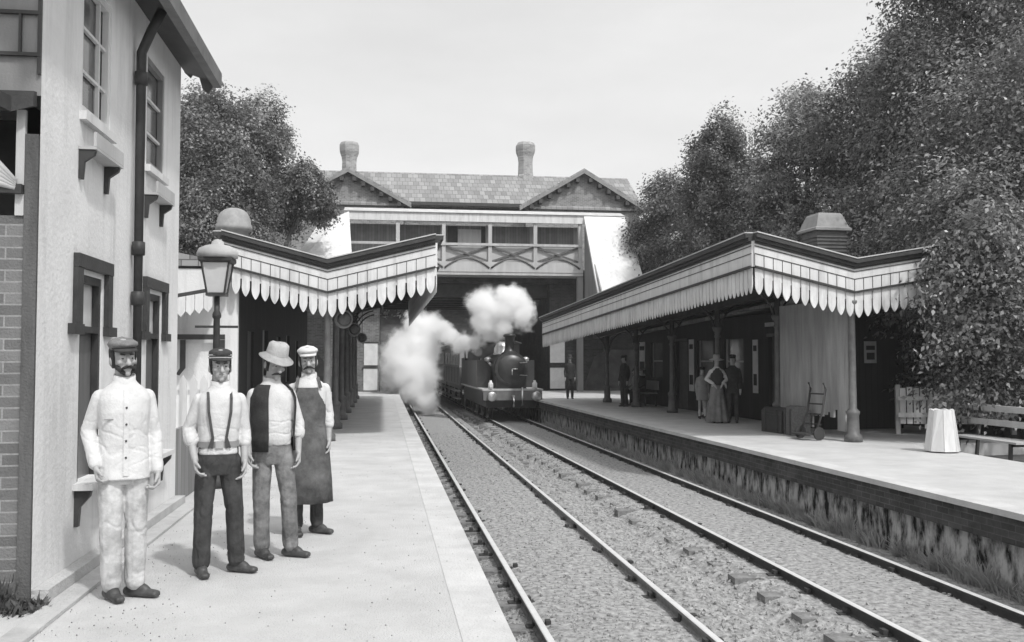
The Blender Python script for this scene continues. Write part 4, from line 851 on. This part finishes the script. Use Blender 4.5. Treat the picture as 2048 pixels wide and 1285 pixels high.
    rings = [(bot, .150 + fl, .116 + fl * .7), (.98, .146 + fl * .6, .114), (1.10, .152, .118), (1.25, .166, .126), (1.33, .170, .116), (1.375, .158, .104), (1.41, .124, .090), (1.44, .086, .076), (1.470, .064, .066)]
    if P.get('belly'): rings[1] = (.98, .152, .132); rings[2] = (1.10, .158, .136)
    q.loft([ering(ln_ * (z - .8) / .65, -.004, z + dz, rx, ry, 24, .85) for z, rx, ry in rings])
    for c in 'LR':
        S_, E_, W_ = (J[k + c] + Vector((0, 0, dz)) for k in 'sew'); S_ = S_ + Vector((ln_, 0, 0))
        q.caps(S_, .056, E_, .050)
        e2 = E_.lerp(W_, .92) if P.get('sleeve', 'wrist') == 'wrist' else E_.lerp(W_, .30)
        q.caps(E_, .052, e2, .043 if P.get('sleeve', 'wrist') == 'wrist' else .053)
        if P.get('sleeve') == 'elbow': dd = (e2 - E_).normalized(); q.caps(e2 - dd * .005, .057, e2 + dd * .022, .054)
    wear(q, P.get('top', 'shirt'), shirt, vx, fold_fn(P.get('famp', .0045), 6, 8, seed, (1.10, .95)))
    if not far:
        q = MB()
        q.loft([[nk + Vector((r * math.cos(a), r * .98 * math.sin(a) - .004, h + (.012 if math.sin(a) > 0 else -.012 * (1 - abs(math.cos(a)))))) for a in np.linspace(0, 2 * PI, 25)[:-1]] for r, h in ((.074, -.03), (.070, .022), (.064, .024), (.064, -.03))], False, True); hard(q, 'collar', P.get('collar', shirt))
    # legs
    if trou:
        q = MB(); hc = (J['hL'] + J['hR']) / 2
        q.loft([ering(hc.x + ln_ * .2, hc.y, hc.z + z, rx, ry, 24, .85) for z, rx, ry in ((-.13, .125, .095), (-.04, .158, .116), (.06, .152, .112), (P.get('rise', .13), .147, .108))])
        for c in 'LR':
            h_, k_, a_ = J['h' + c], J['k' + c], J['a' + c]; lo_ = P.get('loose', 1.0)
            q.caps(h_ - Vector((0, 0, .02)), .082 * lo_, k_, .064 * lo_); q.caps(k_, .065 * lo_, a_.lerp(k_, .08), .060 * lo_); q.caps(a_.lerp(k_, .10), .060 * lo_, a_ + Vector((0, -.012, .01)), .059 * lo_)
        wear(q, 'trousers', trou, vx, fold_fn(.007, 6, 4, seed + 3, (.50, .14, .82)))
    if P.get('skirt'):
        q = MB(); z1 = P['skirt'][1]
        q.loft([[Vector((r * (1 + (.10 * math.sin(9 * a + r * 8) if r > .2 else 0)) * math.cos(a), r * .9 * (1 + (.10 * math.sin(9 * a + r * 8) if r > .2 else 0)) * math.sin(a), z)) for a in np.linspace(0, 2 * PI, 49)[:-1]] for z, r in ((z1, P['skirt'][2]), ((z1 + .9) / 2, .215), (.85, .175), (1.0, .14), (1.03, .13))]); wear(q, 'skirt', P['skirt'][0], vx, None, 1)
    for c in 'LR':
        a_ = J['a' + c]; t_ = J['t' + c].normalized(); q = MB(); sd_ = Vector((-t_.y, t_.x, 0))
        q.caps(a_ + Vector((0, .012, .03)), .050, a_ + Vector((0, 0, -.035)), .047)
        for o2 in (-.012, .012): q.caps(a_ - t_ * .045 + sd_ * o2 + Vector((0, 0, -.056)), .034, a_ + t_ * .165 + sd_ * o2 + Vector((0, 0, -.066)), .024)
        q.caps(a_ + Vector((0, 0, -.02)), .045, a_ + t_ * .08 + Vector((0, 0, -.046)), .036); bt = wear(q, 'boot', P.get('boots', LEATH), vx)
        for v in bt.data.vertices: v.co.z = max(v.co.z, .004 if a_.z < .12 else -9)
    # head wear and hair
    q = MB(); hat = P.get('hat')
    if not female or True:
        for z, r in ((1.60, 1), ):
            q.loft([[hp(.077 * k2 * math.cos(a), .018 + .096 * k2 * math.sin(a), zz) for a in np.linspace(-.18 * PI, 1.18 * PI, 16)] for zz, k2 in ((1.545, .82), (1.575, .97), (1.61, 1.03), (1.66, 1.05), (1.70, .95))], False, True, False)
        if P.get('bun'): q.ball(hp(0, .11, 1.63), .05)
    hr = hard(q, 'hair', P.get('hair', HAIR)); md = hr.modifiers.new('thick', 'SOLIDIFY'); md.thickness = .01; md.offset = 0
    if hat in ('cap', 'flat', 'striped'):
        m_ = P['hatm']; q = MB(); q.loft([[hp(r * .93 * math.cos(a), .012 + r * 1.12 * math.sin(a) - .012 * bk, z + (.012 * math.sin(a) if z > 1.68 else 0)) for a in np.linspace(0, 2 * PI, 25)[:-1]] for r, z, bk in ((.088, 1.658, 0), (.090, 1.68, 0), (.103, 1.70, .6) if hat != 'striped' else (.096, 1.705, .5), (.100, 1.717, 1.1) if hat != 'striped' else (.093, 1.725, .9), (.068, 1.738, .9), (.012, 1.745, .6))])
        cp_ = hard(q, 'cap', m_)
        q = MB(); pts = [(hp(.088 * math.cos(a) * .98, .012 + .10 * math.sin(a), 1.678), hp(.080 * math.cos(a), -.028 + .125 * math.sin(a), 1.655)) for a in np.linspace(PI * 1.12, PI * 1.88, 13)]
        q.loft([[a for a, _ in pts] + [p + hm @ Vector((0, 0, .007)) for p, _ in []] , [p for _, p in pts]], False, True, False); pk = hard(q, 'peak', P.get('peakm', m_)); pk.parent = cp_; md = pk.modifiers.new('thick', 'SOLIDIFY'); md.thickness = .008
        if hat == 'striped':
            for zz in (1.668, 1.689):
                q = MB(); q.loft([[hp(r * .93 * math.cos(a), .012 + r * 1.12 * math.sin(a), z) for a in np.linspace(0, 2 * PI, 25)[:-1]] for r, z in ((.089, zz), (.0975, zz + .001), (.1, zz + .012), (.089, zz + .013))], False, True); sb_ = hard(q, 'band', LGREY); sb_.parent = cp_
    elif hat:
        m_ = P['hatm']; br = P.get('brim', .155); q = MB(); q.loft([[hp(r * .95 * math.cos(a), .008 + r * 1.12 * math.sin(a), z - dr * (math.sin(a) * -.5 + .5) + .012 * abs(math.cos(a))) for a in np.linspace(0, 2 * PI, 29)[:-1]] for r, z, dr in ((br, 1.655, .03), (br, 1.662, .03), (.095, 1.682, 0), (.092, 1.72, 0), (.086, 1.765, 0), (.06, 1.785, 0), (.012, 1.775, 0))]); ht = hard(q, 'hat', m_)
        q = MB(); q.loft([[hp(r * .95 * math.cos(a), .008 + r * 1.12 * math.sin(a), z) for a in np.linspace(0, 2 * PI, 29)[:-1]] for r, z in ((.0965, 1.688), (.0945, 1.712))], False, True); hb = hard(q, 'hat_band', P.get('bandm', m_)); hb.parent = ht
        if P.get('flowers'):
            for k in range(7): q = MB(); a = k * .9; q.ball(hp(.08 * math.cos(a), .09 * math.sin(a), 1.75 + .02 * (k % 2)), .035); 
            fl_ = hard(q, 'trimming', COATG); fl_.parent = ht
    if P.get('moustache') and not far:
        q = MB()
        for sx in (-1, 1): q.caps(hp(sx * .006, -.118, 1.553), .011, hp(sx * .03, -.108, 1.545), .010); q.caps(hp(sx * .03, -.108, 1.545), .010, hp(sx * .048, -.090, 1.530), .005)
        wear(q, 'moustache', P.get('hair', HAIR), .004, None, 1)
    if P.get('beard') and not far:
        q = MB(); 
        for k in range(9): a = -1.25 + 2.5 * k / 8; q.ball(hp(.058 * math.sin(a), -.032 - .052 * math.cos(a), 1.508 + .045 * abs(math.sin(a)) ** 2), (.016, .016, .020))
        wear(q, 'beard', P.get('hair', HAIR), .005, None, 1)
    if not far:
        for sx in (-1, 1): q = MB(); q.caps(hp(sx * .018, -.100, 1.631), .004, hp(sx * .044, -.088, 1.634), .0035); hard(q, 'eyebrow', P.get('hair', HAIR))
    return o, hard, wear, hp, J

def strap(q, pts, wd, off=(0, -1, 0)):
    for a, b_ in zip(pts, pts[1:]): q.bar(a, b_, wd, .006, off)
# 1: man in white smock
f1 = onz(243, 1197)
o1, hard1, wear1, hp1, J1 = person('workman in white smock and stained white trousers, nearest the camera', f1, R(20), 1.735, SMOCK, DUCK,
       dict(hat='cap', hatm=CAPG, peakm=CAPD, moustache=True, beard=True, hair=HAIR, hem=.80, flare=.025, top='smock', turn=R(10), tilt=R(-3), famp=.004, loose=1.12, curl=.8,
            J=dict(eL=(-.218, .06, 1.12), wL=(-.175, -.06, .89), eR=(.198, .03, 1.10), wR=(.205, -.06, .84), aL=(-.065, .02, .09), kL=(-.078, -.03, .5), aR=(.085, .03, .09), kR=(.082, -.01, .5), tL=(.25, -1, 0), tR=(.75, -.7, 0), lean=-.005)))
q = MB(); zz = np.linspace(.83, 1.40, 14)
def front(z): return -.004 - np.interp(z, (.80, .98, 1.10, 1.25, 1.33, 1.375, 1.41), (.1335, .118, .118, .126, .116, .104, .090)) - .006
q.loft([[Vector((x, front(z), z)) for x in (-.016, .016)] + [Vector((x, front(z) + .004, z)) for x in (.016, -.016)] for z in zz], True, False); pk_ = hard1(q, 'placket', SMOCK)
for z in (.95, 1.06, 1.17, 1.28):
    q = MB(); q.ball((0, front(z) - .003, z), .0075, None, 8, 6); bt_ = hard1(q, 'button', BELT); bt_.parent = pk_
for x in (-.09,):
    q = MB(); q.box(x - .045, x + .045, -.119, -.110, 1.20, 1.206); hard1(q, 'pocket_edge', MGREY)
# 2: man in braces
f2 = onz(433, 1148)
o2, hard2, wear2, hp2, J2 = person('workman in braces and dark trousers with a striped cap', f2, R(14), 1.67, SHIRT, DTROU,
       dict(hat='striped', hatm=CAPD, hair=HAIR, sleeve='elbow', hem=.93, turn=R(2), famp=.004, loose=1.1, rise=.16, boots=LEATH,
            J=dict(eL=(-.215, .05, 1.12), wL=(-.175, -.10, .89), eR=(.20, .05, 1.11), wR=(.195, -.04, .86), aL=(-.115, .0, .09), kL=(-.105, -.03, .5), aR=(.15, .03, .09), kR=(.125, -.01, .5), hR=(.085, 0, .9), tL=(.12, -1, 0), tR=(.75, -.65, 0), lean=.01)))
F = lambda x, z, y=-.155: Vector((x, y, z))
for sx in (-1, 1):
    q = MB(); strap(q, [F(sx * .085, 1.41, -.07), F(sx * .085, 1.36, -.122), F(sx * .082, 1.26, -.140), F(sx * .06, 1.12, -.134), F(sx * .05, 1.06, -.132), F(sx * .055, .98, -.126)], .020); strap(q, [F(sx * .05, 1.07, -.134), F(sx * .08, .98, -.122)], .014); hard2(q, 'brace', BELT)
q = MB(); q.loft([ering(0, 0, z, .160, .124, 28, .85) for z in (.985, 1.03)], False); hard2(q, 'belt', MGREY); q = MB(); q.box(-.03, .03, -.134, -.125, .98, 1.035); hard2(q, 'buckle', STEEL)
# 3: man in waistcoat
f3 = onz(543, 1113)
o3, hard3, wear3, hp3, J3 = person('workman in an open dark waistcoat, looking down under a pale felt hat', f3, R(12), 1.69, SHIRT, MTROU,
       dict(hat='felt', hatm=STRAW, bandm=STRAW, brim=.15, nod=R(14), tilt=R(7), turn=R(18), moustache=True, hair=HAIR, sleeve='elbow', hem=.93, belly=True, loose=1.08, rise=.14,
            J=dict(eL=(-.215, .04, 1.11), wL=(-.195, -.06, .87), eR=(.212, .03, 1.11), wR=(.205, -.05, .86), aL=(-.08, .0, .09), kL=(-.09, -.02, .5), aR=(.15, -.04, .09), kR=(.125, -.07, .5), tL=(.35, -1, 0), tR=(.75, -.65, 0), lean=-.012)))
q = MB(); N_ = 26
def vest(a0, a1):
    rr = []
    for z, rx, ry in ((.88, .170, .145), (1.0, .166, .147), (1.12, .172, .150), (1.24, .180, .142), (1.32, .178, .132), (1.385, .152, .112), (1.425, .110, .094)):
        rr.append([Vector((rx * math.copysign(abs(math.cos(a)) ** .85, math.cos(a)), -.004 + ry * math.copysign(abs(math.sin(a)) ** .85, math.sin(a)), z)) for a in np.linspace(a0, a1, N_)])
    return rr
q.loft(vest(-.12 * PI, 1.43 * PI), False, True, False); vs = hard3(q, 'waistcoat', WAIST); md = vs.modifiers.new('thick', 'SOLIDIFY'); md.thickness = .012; md.offset = 1
# 4: man in the apron
f4 = onz(612, 1068)
o4, hard4, wear4, hp4, J4 = person('workman in a long dark stained apron and white cap, farthest of the four', f4, R(10), 1.71, SHIRT, DTROU,
       dict(hat='flat', hatm=CAPW, moustache=True, hair=HAIR, sleeve='elbow', hem=.93, turn=R(-4), tilt=R(-4), J=dict(lean=.015, aL=(-.09, .0, .09), aR=(.10, .03, .09), tL=(.1, -1, 0), tR=(.7, -.7, 0))))
q = MB()
q.loft([[Vector((rx * math.cos(a), -.0 + ry * math.sin(a) - (.0 if z > .5 else .02), z)) for a in np.linspace(-.05 * PI, -.95 * PI, 22)] for z, rx, ry in ((.30, .235, .18), (.5, .225, .175), (.75, .205, .16), (.95, .178, .142), (1.02, .165, .135), (1.10, .165, .136), (1.25, .165, .142), (1.36, .125, .128))], False, True, False)
for i, v in enumerate(q.v):
    k = i % 22; z = v[2]; q.v[i] = (v[0], v[1] - .014 * math.sin(k * 1.3 + z * 4) * (1.3 - z), z)
ap = hard4(q, 'apron', APRON); md = ap.modifiers.new('thick', 'SOLIDIFY'); md.thickness = .008; md.offset = 1
for sx in (-1, 1):
    q = MB(); strap(q, [Vector((sx * .11, -.125, 1.36)), Vector((sx * .09, -.06, 1.452)), Vector((sx * .07, .06, 1.46))], .03); st_ = hard4(q, 'strap', APRON); st_.parent = ap
q = MB(); q.loft([ering(0, -.003, z, .172, .140, 28, .9) for z in (1.0, 1.03)], False); st_ = hard4(q, 'tie', APRON); st_.parent = ap

# passengers on the right platform
def at_far(px, py, dz=0): p = onz(px, py); return (p.x, p.y, PZ + dz)
FV = .012
GP = 'people waiting on the right platform'
person('woman in trimmed hat, white sleeves, dark bodice and long grey skirt', at_far(1434, 846), R(-8), 1.66, SHIRT, None, dict(female=True, pale=True, bun=True, hat='straw', hatm=STRAW, brim=.2, flowers=True, skirt=(DRESSG, .04, .30), J=dict(eL=(-.27, .0, 1.14), wL=(-.12, -.17, 1.02), eR=(.27, .0, 1.14), wR=(.12, -.17, 1.02))), GP, FV)[1]
wom = [o for o in COL.objects if o.get('label', '').startswith('woman in trimmed')][0]
q = MB(); q.loft([ering(0, -.004, z, rx, ry, 24, .9) for z, rx, ry in ((.98, .155, .128), (1.1, .168, .135), (1.25, .178, .145), (1.36, .15, .12), (1.43, .09, .08))]); me_ = q.mesh('bodice', DRESSD); bo_ = bpy.data.objects.new('bodice', me_); COL.objects.link(bo_); bo_.parent = wom; bo_.scale = (.955,) * 3
person('child in grey coat and pale stockings beside the hatted woman', at_far(1405, 838), R(-10), 1.38, COATG, STOCK, dict(top='coat', hem=.62, flare=.06, loose=.72, hat='cap', hatm=CAPD, pale=True), GP, FV)
person('man in dark suit standing at the panelled door, one arm bent', at_far(1466, 846), R(-25), 1.70, WAIST, DTROU, dict(top='jacket', hat='cap', hatm=CAPD, hem=.78, J=dict(eL=(-.25, .03, 1.12), wL=(-.17, -.2, 1.0))), GP, FV)
sit = dict(dz=-.42, hL=(-.09, 0, .52), hR=(.09, 0, .52), kL=(-.11, -.42, .50), kR=(.11, -.42, .50), aL=(-.11, -.40, .09), aR=(.12, -.48, .09), wL=(-.14, -.28, 1.0), wR=(.14, -.28, 1.0), eL=(-.24, -.03, 1.13), eR=(.24, -.03, 1.13))
for k, (x, y, lb, m1, m2) in enumerate(((.50, 14.2, 'man in dark clothes seated on the far platform bench, nearest one', WAIST, DTROU), (.50, 15.0, 'person in pale coat seated in the middle of the far platform bench', COATG, DTROU))):
    p = RCAN @ Vector((x, y, 0)); person(lb, p, R(-80), 1.68, m1, m2, dict(top='jacket', hem=.95, hat='cap', hatm=CAPD if k else CAPG, J=sit), GP, FV)
p = RCAN @ Vector((.55, 8.0, 0))
person('man in pale trousers sitting on a trunk by the waiting room', p, R(-55), 1.70, WAIST, DUCK, dict(top='jacket', hem=.95, hat='cap', hatm=CAPD, J=dict(sit, aR=(.12, -.75, .10), kR=(.11, -.40, .50))), GP, FV)
t_ = local_thing('travelling_box', 'dark trunk on which the pale trousered man sits', 'trunk', .60, 8.0, 0, -.1)
q = MB(); q.box(-.22, .22, -.4, .4, 0, .36); kid(q, 'body', mat('trunk_leather', .05), t_); q = MB(); q.box(-.235, .235, -.415, .415, .363, .43); kid(q, 'lid', mat('trunk_leather', .05), t_)
person('man in dark suit standing at the far end of the right platform', at_far(1140, 798), R(-4), 1.72, WAIST, DTROU, dict(top='jacket', hem=.78, hat='felt', hatm=CAPD, brim=.14), GP, FV)
p = RCAN @ Vector((-.35, 13.6, 0)); person('man in dark cap and coat standing by a far canopy column', p, R(-60), 1.72, WAIST, DTROU, dict(top='coat', hem=.62, hat='cap', hatm=CAPD), GP, FV)

# ------------------------------------------------------------------ trees
LEAF = leafmat('leaves', .19, .42); LEAFN = leafmat('glossy_leaves', .19, .3, .35, .35, .7)
def leaf_mesh(name, lobes, nclump, nleaf, size, seed, spread, m, flat=1.0, droop=.3, shell=(.62, 1.16), kw_tone=1.0):
    g = np.random.default_rng(seed); C_, N_ = [], []
    wts = np.array([l[1][0] * l[1][2] for l in lobes]); wts = wts / wts.sum()
    while len(C_) < nclump:
        i = g.choice(len(lobes), p=wts); c, r = lobes[i]; d = g.normal(size=3); d /= np.linalg.norm(d)
        if d[2] < -.45 and g.random() < .6: continue
        p = np.array(c) + d * np.array(r) * g.uniform(*shell)
        if any(j != i and (((p - np.array(c2)) / (np.array(r2) * .8)) ** 2).sum() < 1 for j, (c2, r2) in enumerate(lobes)): continue
        C_.append(p); N_.append(d)
    C_ = np.repeat(np.array(C_), nleaf, 0); N_ = np.repeat(np.array(N_), nleaf, 0); n = len(C_)
    tone = kw_tone * np.repeat(np.exp(g.normal(0, .5, nclump)), nleaf) * g.uniform(.75, 1.3, n)
    off = g.normal(size=(n, 3)) * spread; off[:, 2] *= flat; ax = np.repeat(g.normal(size=(nclump, 3)) * .5, nleaf, 0) + N_ * .9 + np.array([0, 0, -droop * .6]); ax /= np.linalg.norm(ax, axis=1, keepdims=True); off += ax * g.uniform(-1, 1, n)[:, None] * spread * 2.6; P = C_ + off; P[:, 2] -= droop * (np.abs(off[:, 0]) + np.abs(off[:, 1])) * .5
    nr = N_ * .7 + g.normal(size=(n, 3)) * .55 + np.array([0, 0, .55]); nr /= np.linalg.norm(nr, axis=1, keepdims=True)
    a = g.normal(size=(n, 3)) + N_ * .8 + np.array([0, 0, -droop]); a -= nr * (a * nr).sum(1, keepdims=True); a /= np.linalg.norm(a, axis=1, keepdims=True)
    b_ = np.cross(nr, a); s = size * g.uniform(.6, 1.35, n)[:, None]
    V = np.empty((n, 4, 3)); V[:, 0] = P - a * s * .5; V[:, 1] = P + b_ * s * .30 + nr * s * .10 - a * s * .05; V[:, 2] = P + a * s * .55 - nr * s * .08; V[:, 3] = P - b_ * s * .30 + nr * s * .10 - a * s * .05
    me = bpy.data.meshes.new(name); me.vertices.add(4 * n); me.loops.add(4 * n); me.polygons.add(n)
    me.vertices.foreach_set('co', V.ravel()); me.loops.foreach_set('vertex_index', np.arange(4 * n, dtype=np.int32)); me.polygons.foreach_set('loop_start', np.arange(0, 4 * n, 4, dtype=np.int32))
    me.update(calc_edges=True); at = me.attributes.new('tone', 'FLOAT', 'FACE'); at.data.foreach_set('value', tone.astype(np.float32)); me.materials.append(m); me.update()
    return me
def tree(label, base, ztop, rx, seed, nclump=520, nleaf=80, size=.125, zb=None, off=(0, 0), name='tree', group='trees on the embankments', m=None, nl=15, tall=1.0, extra=(), **kw):
    rnd = random.Random(seed); bx, by, bz = base; t = thing(name, label, 'tree' if name == 'tree' else 'shrub', base, 0, group)
    h = ztop - bz; zb = h * .22 if zb is None else zb - bz; lobes = []; cz = (h + zb) / 2; hz = (h - zb) / 2
    lobes.append(((off[0], off[1], h - hz * .42), (rx * .55, rx * .55, hz * .42)))
    for k in range(nl):
        f = (k + .5) / nl; z = zb + (h - zb) * (.12 + .70 * f); w_ = rx * math.sqrt(max(.05, 1 - ((z - cz * .92) / (hz * 1.12)) ** 2)) ; a = k * 2.4 + rnd.random(); r = rx * rnd.uniform(.24, .46)
        lobes.append(((off[0] + math.cos(a) * max(0, w_ - r * .8), off[1] + math.sin(a) * max(0, w_ - r * .8), z), (r, r, r * rnd.uniform(.75, 1.05) * tall)))
    for (a, b_), Y, r in extra: p = ony(a, b_, Y) - Vector(base); lobes.append((tuple(p), (r, r, r * .8)))
    me = leaf_mesh('crown', lobes, nclump, nleaf, size, seed, rx * .06 + .06, m or LEAF, **kw); o = bpy.data.objects.new('crown', me); COL.objects.link(o); o.parent = t
    q = MB(); r0 = .05 + h * .018
    q.tube([(0, 0, -.4), (.03, .02, h * .2), (off[0] * .5, off[1] * .5, h * .45), (off[0], off[1], h * .86)], [r0 * 1.25, r0, r0 * .7, r0 * .15], 10)
    for (c, r) in lobes[1:]:
        z0 = max(h * .12, c[2] - r[2] * 1.2); k = min(1, z0 / (h * .45)); q.tube([(off[0] * .5 * k, off[1] * .5 * k, z0), (c[0] * .55, c[1] * .55, (z0 + c[2]) / 2), (c[0] * .95, c[1] * .95, c[2])], [r0 * .5, r0 * .32, r0 * .1], 6)
    kid(q, 'trunk', BARK, t); return t
def tree_px(label, px, py, Y, rx, seed, bx=None, **kw):
    p = ony(px, py, Y); x = p.x if bx is None else bx; z = ground_z(x, Y); return tree(label, (x, Y, z), p.z, rx, seed, off=(p.x - x, 0), **kw)
tree_px('small rounded tree at the left end of the right hand wood', 1355, 352, 43, 2.1, 21, zb=5.5, kw_tone=0.95)
tree_px('pointed tree whose top stands clear above the right canopy', 1446, 228, 38, 1.9, 22, zb=4.5, nclump=480, kw_tone=0.75)
tree_px('low tree between the pointed tree and the tall pale one', 1530, 325, 36, 1.7, 23, zb=4.0, kw_tone=1.25)
tree_px('tall pale tree behind the ventilator of the right waiting room', 1612, 172, 34, 2.1, 24, zb=4.0, nclump=520, kw_tone=1.45)
tree_px('broad tree over the valley of the right canopy', 1728, 150, 31, 2.2, 25, zb=3.0, nclump=520, kw_tone=0.8)
tree_px('tall tree rising to the top edge of the photo', 1835, 35, 28, 2.7, 26, zb=3.0, nclump=760, kw_tone=1.2)
tree_px('highest tree cut off by the top right corner', 2000, -170, 25, 3.6, 27, zb=3.0, nclump=1100, nleaf=90, size=.12, kw_tone=0.9)
tree_px('dense tree at the right edge above the bench', 2110, 60, 20, 3.4, 28, zb=1.2, nclump=1100, nleaf=90, size=.105, m=LEAFN, kw_tone=1.0)
tree_px('drooping glossy leaved tree overhanging the bench and white tub', 2010, 300, 18.6, 2.15, 29, zb=1.15, nclump=1300, nleaf=90, size=.10, m=LEAFN, flat=.5, droop=.9, nl=20, extra=[((1935, 560), 16.2, .6), ((1965, 480), 16.2, .75), ((1935, 650), 16.3, .5), ((1985, 640), 16.2, .75), ((1895, 520), 16.4, .28), ((1945, 760), 16.6, .55), ((2035, 740), 16.4, .7)])
tree_px('low leafy tree between the right canopy and the dense tree', 1880, 400, 23, 2.0, 30, zb=1.0, nclump=700, size=.11, m=LEAFN, kw_tone=1.15)
tree_px('tall tree behind the white house, left one of the pair', 425, 185, 40, 2.5, 31, bx=-8.5, zb=6.0, nclump=700, kw_tone=0.9)
tree_px('tree beside the booking office gable, right one of the pair', 515, 200, 42, 2.0, 32, bx=-7.5, zb=7.6, nclump=560, kw_tone=1.25)
tree_px('drooping tree reaching towards the booking office chimney', 605, 330, 41, 1.3, 33, bx=-6.5, zb=8.6, nclump=380, droop=.8, kw_tone=0.8)
tree_px('low bushy tree over the roof of the left waiting room', 450, 330, 38.6, 2.2, 34, bx=-8, zb=4.6, nclump=520, kw_tone=0.7)
tree_px('bushy tree at the corner of the white house', 370, 300, 38, 3.0, 35, bx=-10, zb=4.4, nclump=520, kw_tone=1.0)
for k, (px, py, Y, rx) in enumerate(((1345, 450, 42, 1.4), (1380, 440, 40.5, 1.7), (1455, 425, 39, 1.6), (1540, 440, 38, 1.6), (1330, 520, 43.4, 1.1), (1640, 420, 33, 1.7), (1745, 420, 27, 1.7))):
    lb = ('bush beside the white bridge stairs', 'bush behind the far half of the right canopy', 'bush below the pointed tree', 'bush behind the peak of the right canopy', 'bush low against the right bridge stairs', 'bush close behind the waiting room ventilator', 'bush behind the end valance of the right canopy')[k]
    tree_px(lb, px, py, Y, rx, 50 + k, name='shrub', group='bushes behind the right canopy', zb=2.5, nclump=240, nl=7)
for k, (x, y, zt_, rx) in enumerate(((-3, 84, 13, 5), (4, 88, 12, 5), (11, 84, 13, 5), (17, 80, 15, 5))):  # first three added across the line to block bright sky behind the bridge
    lb = ('tree added beyond the bridge to keep its opening dark, left of the line', 'tree added to block the bright view through the bridge', 'tree added beyond the bridge to keep its opening dark, right of the line', 'tall tree far behind the booking office')[k]
    tree(lb, (x, y, ground_z(x, y)), zt_, rx, 70 + k, nclump=300, nleaf=45, size=.3, group='trees beyond the bridge')

# ------------------------------------------------------------------ steam
def steam(label, blobs, dens, seed):
    """one closed hull filled with a soft cloud: density falls off from each puff's centre and is torn by noise"""
    q = MB(); blobs = [(Vector(c), r) for c, r in blobs]; org = blobs[0][0].copy()
    for c, r in blobs: q.ball(c - org, r * 1.3, None, 18, 12)
    me = remesh(q, 'steam', [], .09, 2)
    m = bpy.data.materials.new('steam_vapour'); m.use_nodes = True; nt = m.node_tree; nt.nodes.clear(); N = nt.nodes.new; L = nt.links.new
    o_ = N('ShaderNodeOutputMaterial'); v = N('ShaderNodeVolumePrincipled'); v.inputs['Color'].default_value = (1, 1, 1, 1); v.inputs['Anisotropy'].default_value = 0.0
    tc = N('ShaderNodeTexCoord'); nz = N('ShaderNodeTexNoise'); nz.inputs['Scale'].default_value = 1.5; nz.inputs['Detail'].default_value = 7; nz.inputs['Roughness'].default_value = .62; L(tc.outputs['Object'], nz.inputs['Vector'])
    wv = N('ShaderNodeVectorMath'); wv.operation = 'MULTIPLY_ADD'; wv.inputs[1].default_value = (1.25,) * 3; L(nz.outputs['Color'], wv.inputs[0]); L(tc.outputs['Object'], wv.inputs[2])
    acc = None
    for c, r in blobs:
        d = N('ShaderNodeVectorMath'); d.operation = 'DISTANCE'; d.inputs[1].default_value = c - org + Vector((.625,) * 3); L(wv.outputs[0], d.inputs[0])
        k = N('ShaderNodeMapRange'); k.inputs['From Min'].default_value = r; k.inputs['From Max'].default_value = r * .35; L(d.outputs['Value'], k.inputs['Value'])
        if acc is None: acc = k.outputs[0]
        else: a = N('ShaderNodeMath'); a.operation = 'MAXIMUM'; L(acc, a.inputs[0]); L(k.outputs[0], a.inputs[1]); acc = a.outputs[0]
    n2 = N('ShaderNodeTexNoise'); n2.inputs['Scale'].default_value = 4.2; n2.inputs['Detail'].default_value = 4; L(tc.outputs['Object'], n2.inputs['Vector'])
    sb = N('ShaderNodeMath'); sb.operation = 'MULTIPLY_ADD'; sb.inputs[1].default_value = -.9; L(n2.outputs['Fac'], sb.inputs[0]); L(acc, sb.inputs[2])
    mr = N('ShaderNodeMapRange'); mr.inputs['From Min'].default_value = -.30; mr.inputs['From Max'].default_value = .30; mr.inputs['To Min'].default_value = 0; mr.inputs['To Max'].default_value = dens; L(sb.outputs[0], mr.inputs['Value'])
    gt = N('ShaderNodeMath'); gt.operation = 'MULTIPLY'; L(acc, gt.inputs[0]); L(mr.outputs[0], gt.inputs[1]); L(gt.outputs[0], v.inputs['Density']); L(v.outputs[0], o_.inputs['Volume'])
    me.materials.clear(); me.materials.append(m); o = bpy.data.objects.new('steam', me); COL.objects.link(o); o.location = org; tag(o, label, 'steam', None, 'stuff'); return o
W3 = lambda px, py, Y: tuple(ony(px, py, Y))
steam('white steam jet above the engine chimney', [(W3(1008, 652, 37.2), .5), (W3(1000, 622, 37.3), .85), (W3(965, 608, 37.6), .8), (W3(1022, 600, 37.3), .85), (W3(1045, 632, 37.2), .75), (W3(985, 665, 37.8), .6), (W3(952, 685, 38.4), .55), (W3(970, 640, 37.5), .7), (W3(925, 690, 39.6), .6), (W3(900, 672, 40.5), .5)], 10.0, 1)
steam('great white cloud of steam rolling beside the carriages', [(W3(830, 745, 43), 1.45), (W3(812, 720, 43.5), 1.45), (W3(838, 690, 43.5), 1.25), (W3(856, 655, 43.6), .95), (W3(800, 752, 44), 1.1), (W3(838, 785, 42.5), 1.0), (W3(856, 810, 41.2), .6), (W3(806, 690, 44), .95), (W3(830, 648, 43.6), .7), (W3(886, 662, 42.5), .6)], 8.0, 4)
# ------------------------------------------------------------------ the soft air of the picture
hz = MB(); hz.box(-380, 380, -110, 420, -1.6, 30); hzm = bpy.data.materials.new('haze_air'); hzm.use_nodes = True; hnt = hzm.node_tree; hnt.nodes.clear()
ho = hnt.nodes.new('ShaderNodeOutputMaterial'); hv = hnt.nodes.new('ShaderNodeVolumePrincipled'); hv.inputs['Color'].default_value = (.96, .96, .96, 1); hv.inputs['Density'].default_value = .0007; hv.inputs['Anisotropy'].default_value = .2
hnt.links.new(hv.outputs[0], ho.inputs['Volume']); tag(hz.build('haze', hzm), kind='stuff', label='thin pale haze in the air of the cutting', cat='haze')
